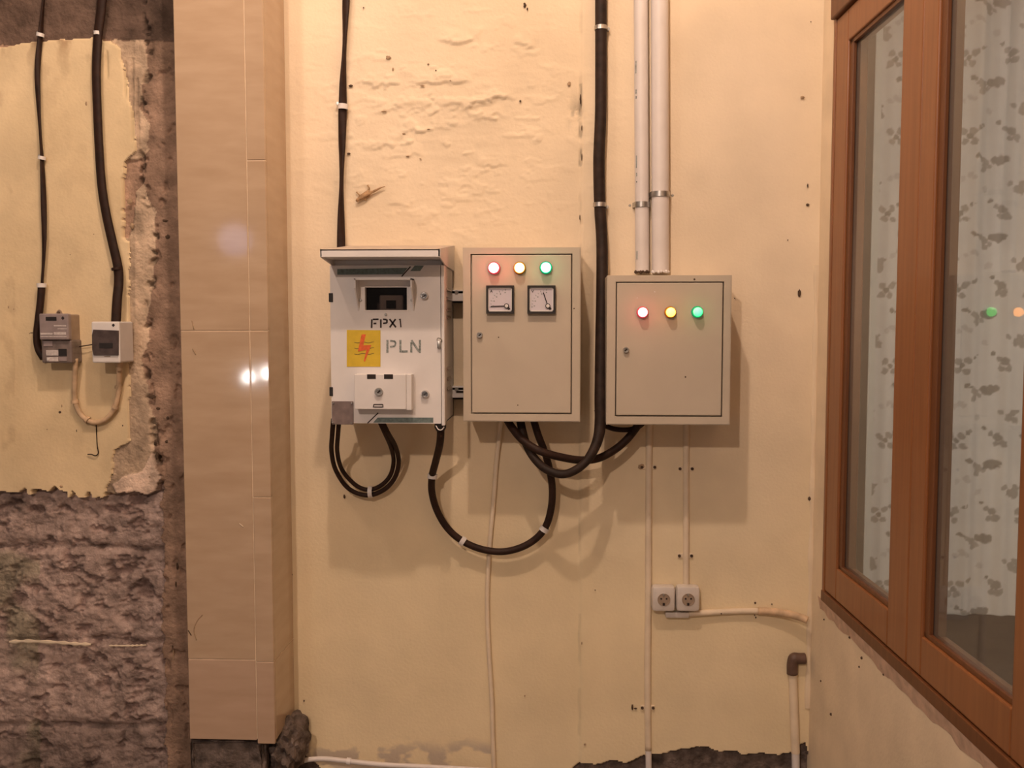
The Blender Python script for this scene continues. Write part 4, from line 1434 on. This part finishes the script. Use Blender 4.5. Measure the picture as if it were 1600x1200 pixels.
bb = thing('breaker_box', 'small white breaker box with a smoked lid on the yellow wall', 'breaker box', P(175, 567, .03))
DBX = 0.088
bm = B(); pbox(bm, 143, 502.5, 187, 567, .016, DBX, .0035); hb = obj('housing', bm, M['white_plastic'], bb)
bm = B()
pprism(bm, [(145.5, 515), (184.5, 516.5), (184.5, 555), (146, 555), (144, 546), (143.6, 524)], DBX - .006, DBX + .004)
lid = obj('smoked_lid', bm, M['smoked_lid'], bb)
bm = B(); pbox(bm, 155, 536, 176, 544, DBX + .004, DBX + .0048); obj('breaker_toggle', bm, M['black'], lid)
bm = B(); stroke(bm, (163, 557), (172, 557), 1.4, DBX, .0012); obj('lid_catch', bm, M['meter_side'], bb)
bm = B(); pprism(bm, [(177, 505.5), (179.5, 508), (177, 511), (174.5, 508)], DBX, DBX + .0008); obj('mark', bm, M['paint_black'], bb)
bm = B(); lathe(bm, P(186, 566, .05), (0, 0, -1), [(.009, -.004), (.009, .012), (.007, .016), (.007, .02)], 14); obj('cable_gland', bm, M['painted_cable'], bb, True)


# ================================================================== GECKO
def gecko():
    g0 = lambda x, y, k=0.010: P(x, y, k)
    me = bpy.data.meshes.new('gecko')
    pts, rad, edges = [], [], []

    def add(p, r, link=None):
        pts.append(p)
        rad.append(r)
        if link is not None:
            edges.append((link, len(pts) - 1))
        return len(pts) - 1
    hip = add(g0(574.5, 302), .0050)
    mid = add(g0(568.5, 305.5), .0056, hip)
    sh = add(g0(563.5, 308.8), .0046, mid)
    nk = add(g0(560.5, 311), .0036, sh)
    hd = add(g0(558.2, 312.8), .0046, nk)
    sn = add(g0(556.2, 315.0), .0022, hd)
    t = hip
    for (x, y, r) in ((579, 301, .0034), (584, 299, .0029), (590, 295.8, .0023), (596, 292.8, .0016), (602, 291.2, .0007)):
        t = add(g0(x, y, .008), r, t)
    for (root, joints) in ((hip, ((575.5, 297, .0022), (577.5, 294.3, .0016), (575, 290.5, .0013))),
                           (hip, ((577, 305, .0022), (577.5, 307, .0016), (574, 308, .0013))),
                           (sh, ((561.5, 304.5, .0018), (559.5, 302.5, .0013), (558, 301, .0010))),
                           (sh, ((566, 311, .0018), (569, 310.5, .0013), (571, 312, .0010)))):
        k = root
        for (x, y, r) in joints:
            k = add(g0(x, y, .006), r, k)
        x, y, _ = joints[-1]
        for q in (-1, 0, 1):
            dx, dy = x - joints[-2][0], y - joints[-2][1]
            l_ = math.hypot(dx, dy)
            a = math.atan2(dy, dx) + q * .8
            add(g0(x + 2.2 * math.cos(a), y + 2.2 * math.sin(a), .005), .0006, k)
    c = g0(570, 304)
    me.from_pydata([p - c for p in pts], edges, [])
    o = bpy.data.objects.new('gecko', me)
    o.location = c
    COL.objects.link(o)
    md = o.modifiers.new('skin', 'SKIN')
    if not me.skin_vertices:
        return o
    for i, r in enumerate(rad):
        s = me.skin_vertices[0].data[i]
        s.radius = (r * 1.08, r * 1.08)
        s.use_root = (i == 0)
    sb = o.modifiers.new('sub', 'SUBSURF')
    sb.levels = sb.render_levels = 2
    me.materials.append(M['gecko'])
    return tag(o, 'small brown gecko clinging to the cream wall above the white meter cabinet', 'gecko')


gecko()


# ================================================================== SMALL MARKS ON THE WALLS
def chip(wall, px, py, rx, ry, m='stain', name='chip', h=0.004, ang=0.0, d_=0.002):
    bm = B()
    bmesh.ops.create_icosphere(bm, subdivisions=2, radius=1)
    c = P(px, py, d_)
    k = 2.2 / F
    for vv in bm.verts:
        n = vv.co
        s = 1 + 0.25 * math.sin(n.x * 5 + px) * math.sin(n.z * 6 + py)
        x, z = n.x * rx * k * s * 0.85, n.z * ry * k * s * 0.85
        vv.co = Vector((c.x + x * math.cos(ang) - z * math.sin(ang), c.y + n.y * h, c.z + x * math.sin(ang) + z * math.cos(ang)))
    return obj(name, bm, M[m], wall, True)


for (x, y, a, b, m_) in ((607, 90, 5, 3.5, 'rust'), (669, 100, 1.8, 1.4, 'rust'), (614, 108, 1.6, 3, 'rust'), (681, 110, 1.3, 1.3, 'stain'), (813, 158, 1.9, 1.9, 'stain'), (889, 131, 3, 4, 'rust'),
                        (660, 134, 4, 1.2, 'rust'), (704, 126, 3, 1.4, 'rust'), (568, 12, 1.2, 1.2, 'stain'), (824, 14, 1.4, 2.5, 'stain'), (820, 8, 2.6, 4.5, 'stain'), (600, 174, 5, 1.3, 'rust'),
                        (631, 209, 3, 1.2, 'rust'), (670, 202, 3, 1.1, 'rust'), (637, 244, 3, 1.1, 'rust'), (657, 248, 2, 1.1, 'rust'), (907, 155, 1.6, 10, 'stain'), (909, 200, 1, 5, 'stain'), (909, 245, 1, 7, 'stain'),
                        (906, 340, 1, 5, 'stain'), (1254, 152, 4, 2.5, 'rust'), (1262, 290, 1.3, 4, 'stain'), (1262, 320, 3, 2.4, 'stain'), (1249, 458, 3, 6.5, 'stain'), (1267, 34, 1, 1, 'stain'), (1231, 375, 1, 1, 'stain'),
                        (1265, 779, 3, 4, 'stain'), (1180, 942, 1.8, 2.0, 'stain'), (1181, 965, 1.2, 1.4, 'stain'), (988, 1105, 2.0, 6, 'stain'), (993, 1107, 3, 1.6, 'stain'), (1002, 729, 6, 5, 'rust'), (914, 1163, 2, 2, 'rust'),
                        (820, 1087, 1.5, 1.5, 'rust'), (767, 1040, 1.3, 2, 'rust'), (475, 1095, 1.4, 2, 'stain'), (456, 898, 1.4, 2, 'stain'), (548, 134, 4, 2, 'stain'), (545, 240, 3.5, 2, 'stain'), (538, 776, 2, 4, 'stain'),
                        (575, 660, 1.5, 1.2, 'rust'), (1240, 1108, 1.8, 2, 'stain'), (930, 922, 1, 1.3, 'stain'), (909, 1005, 1, 3, 'rust'), (1148, 466, 1, 1, 'stain'), (1206, 944, 1.2, 1.2, 'stain')):
    chip(wb, x, y, a, b, m_, d_=0.003 if x < 905 else 0.008, h=0.0016)
for (x, y, a, b, m_) in ((94, 644, 4, 3.5, 'stain'), (97, 634, 1.5, 4, 'rust'), (135, 162, 2.5, 5, 'rust'), (74, 671, 1, 2, 'stain'), (120, 673, 1, 3, 'stain'), (192, 665, 1.6, 2, 'stain'), (203, 315, 5, 5, 'rust'), (206, 353, 4, 6, 'rust'),
                        (47, 521, 1.2, 1.2, 'stain'), (50, 520, 4, 1, 'stain'), (14, 480, 2, 4, 'rust'), (22, 483, 2, 3, 'rust'), (238, 620, 7, 4, 'stain'), (247, 638, 4, 2.5, 'stain'), (262, 653, 2.6, 3, 'stain'), (243, 693, 3.5, 4, 'stain'),
                        (260, 690, 3, 3, 'stain'), (234, 745, 3, 2.5, 'rust'), (258, 345, 6, 3, 'stain'), (262, 370, 4.5, 4, 'stain'), (245, 712, 3, 8, 'stain'), (277, 885, 2, 7, 'stain'), (275, 913, 1.8, 6, 'stain'), (270, 1010, 2.4, 4, 'stain'),
                        (271, 1025, 1.3, 12, 'rust'), (96, 760, 4, 3, 'rust'), (145, 127, 1.4, 1.2, 'stain'), (147, 366, 1.2, 1.2, 'stain'), (110, 398, 1, 1.2, 'stain')):
    chip(wl, x, y, a, b, m_, d_=0.017 if x < 240 else 0.012, h=0.002)
# marks on the right wall below the window
for (x, y, r_) in ((1288, 968, 1.5), (1328, 996, 2.0), (1347, 1028, 2.2), (1343, 1042, 1.6), (1381, 1054, 1.6), (1299, 1116, 2.4), (1283, 1064, 1.6), (1379, 1045, 1.2)):
    t_, z_ = RT(x, y)
    bm = B(); bmesh.ops.create_icosphere(bm, subdivisions=2, radius=0.0022 * r_ / 1.6, matrix=Matrix.Translation(RW(t_, 0.0005, z_)))
    obj('chip', bm, M['stain'], wr, True)
# marks and drips on the pillar tiles
for (pts, m_) in (([(316, 961), (308, 970), (303, 985), (307, 1000)], 'rust'), ([(294, 985), (299, 993)], 'stain'), ([(300, 501), (303, 515)], 'rust'), ([(301, 545), (306, 554)], 'rust'), ([(374, 818), (380, 823)], 'putty')):
    bm = B(); tube(bm, [P(x, y, PD + .0003) for x, y in pts], 0.0012, 6)
    obj('drip', bm, M[m_], pil, 'all')
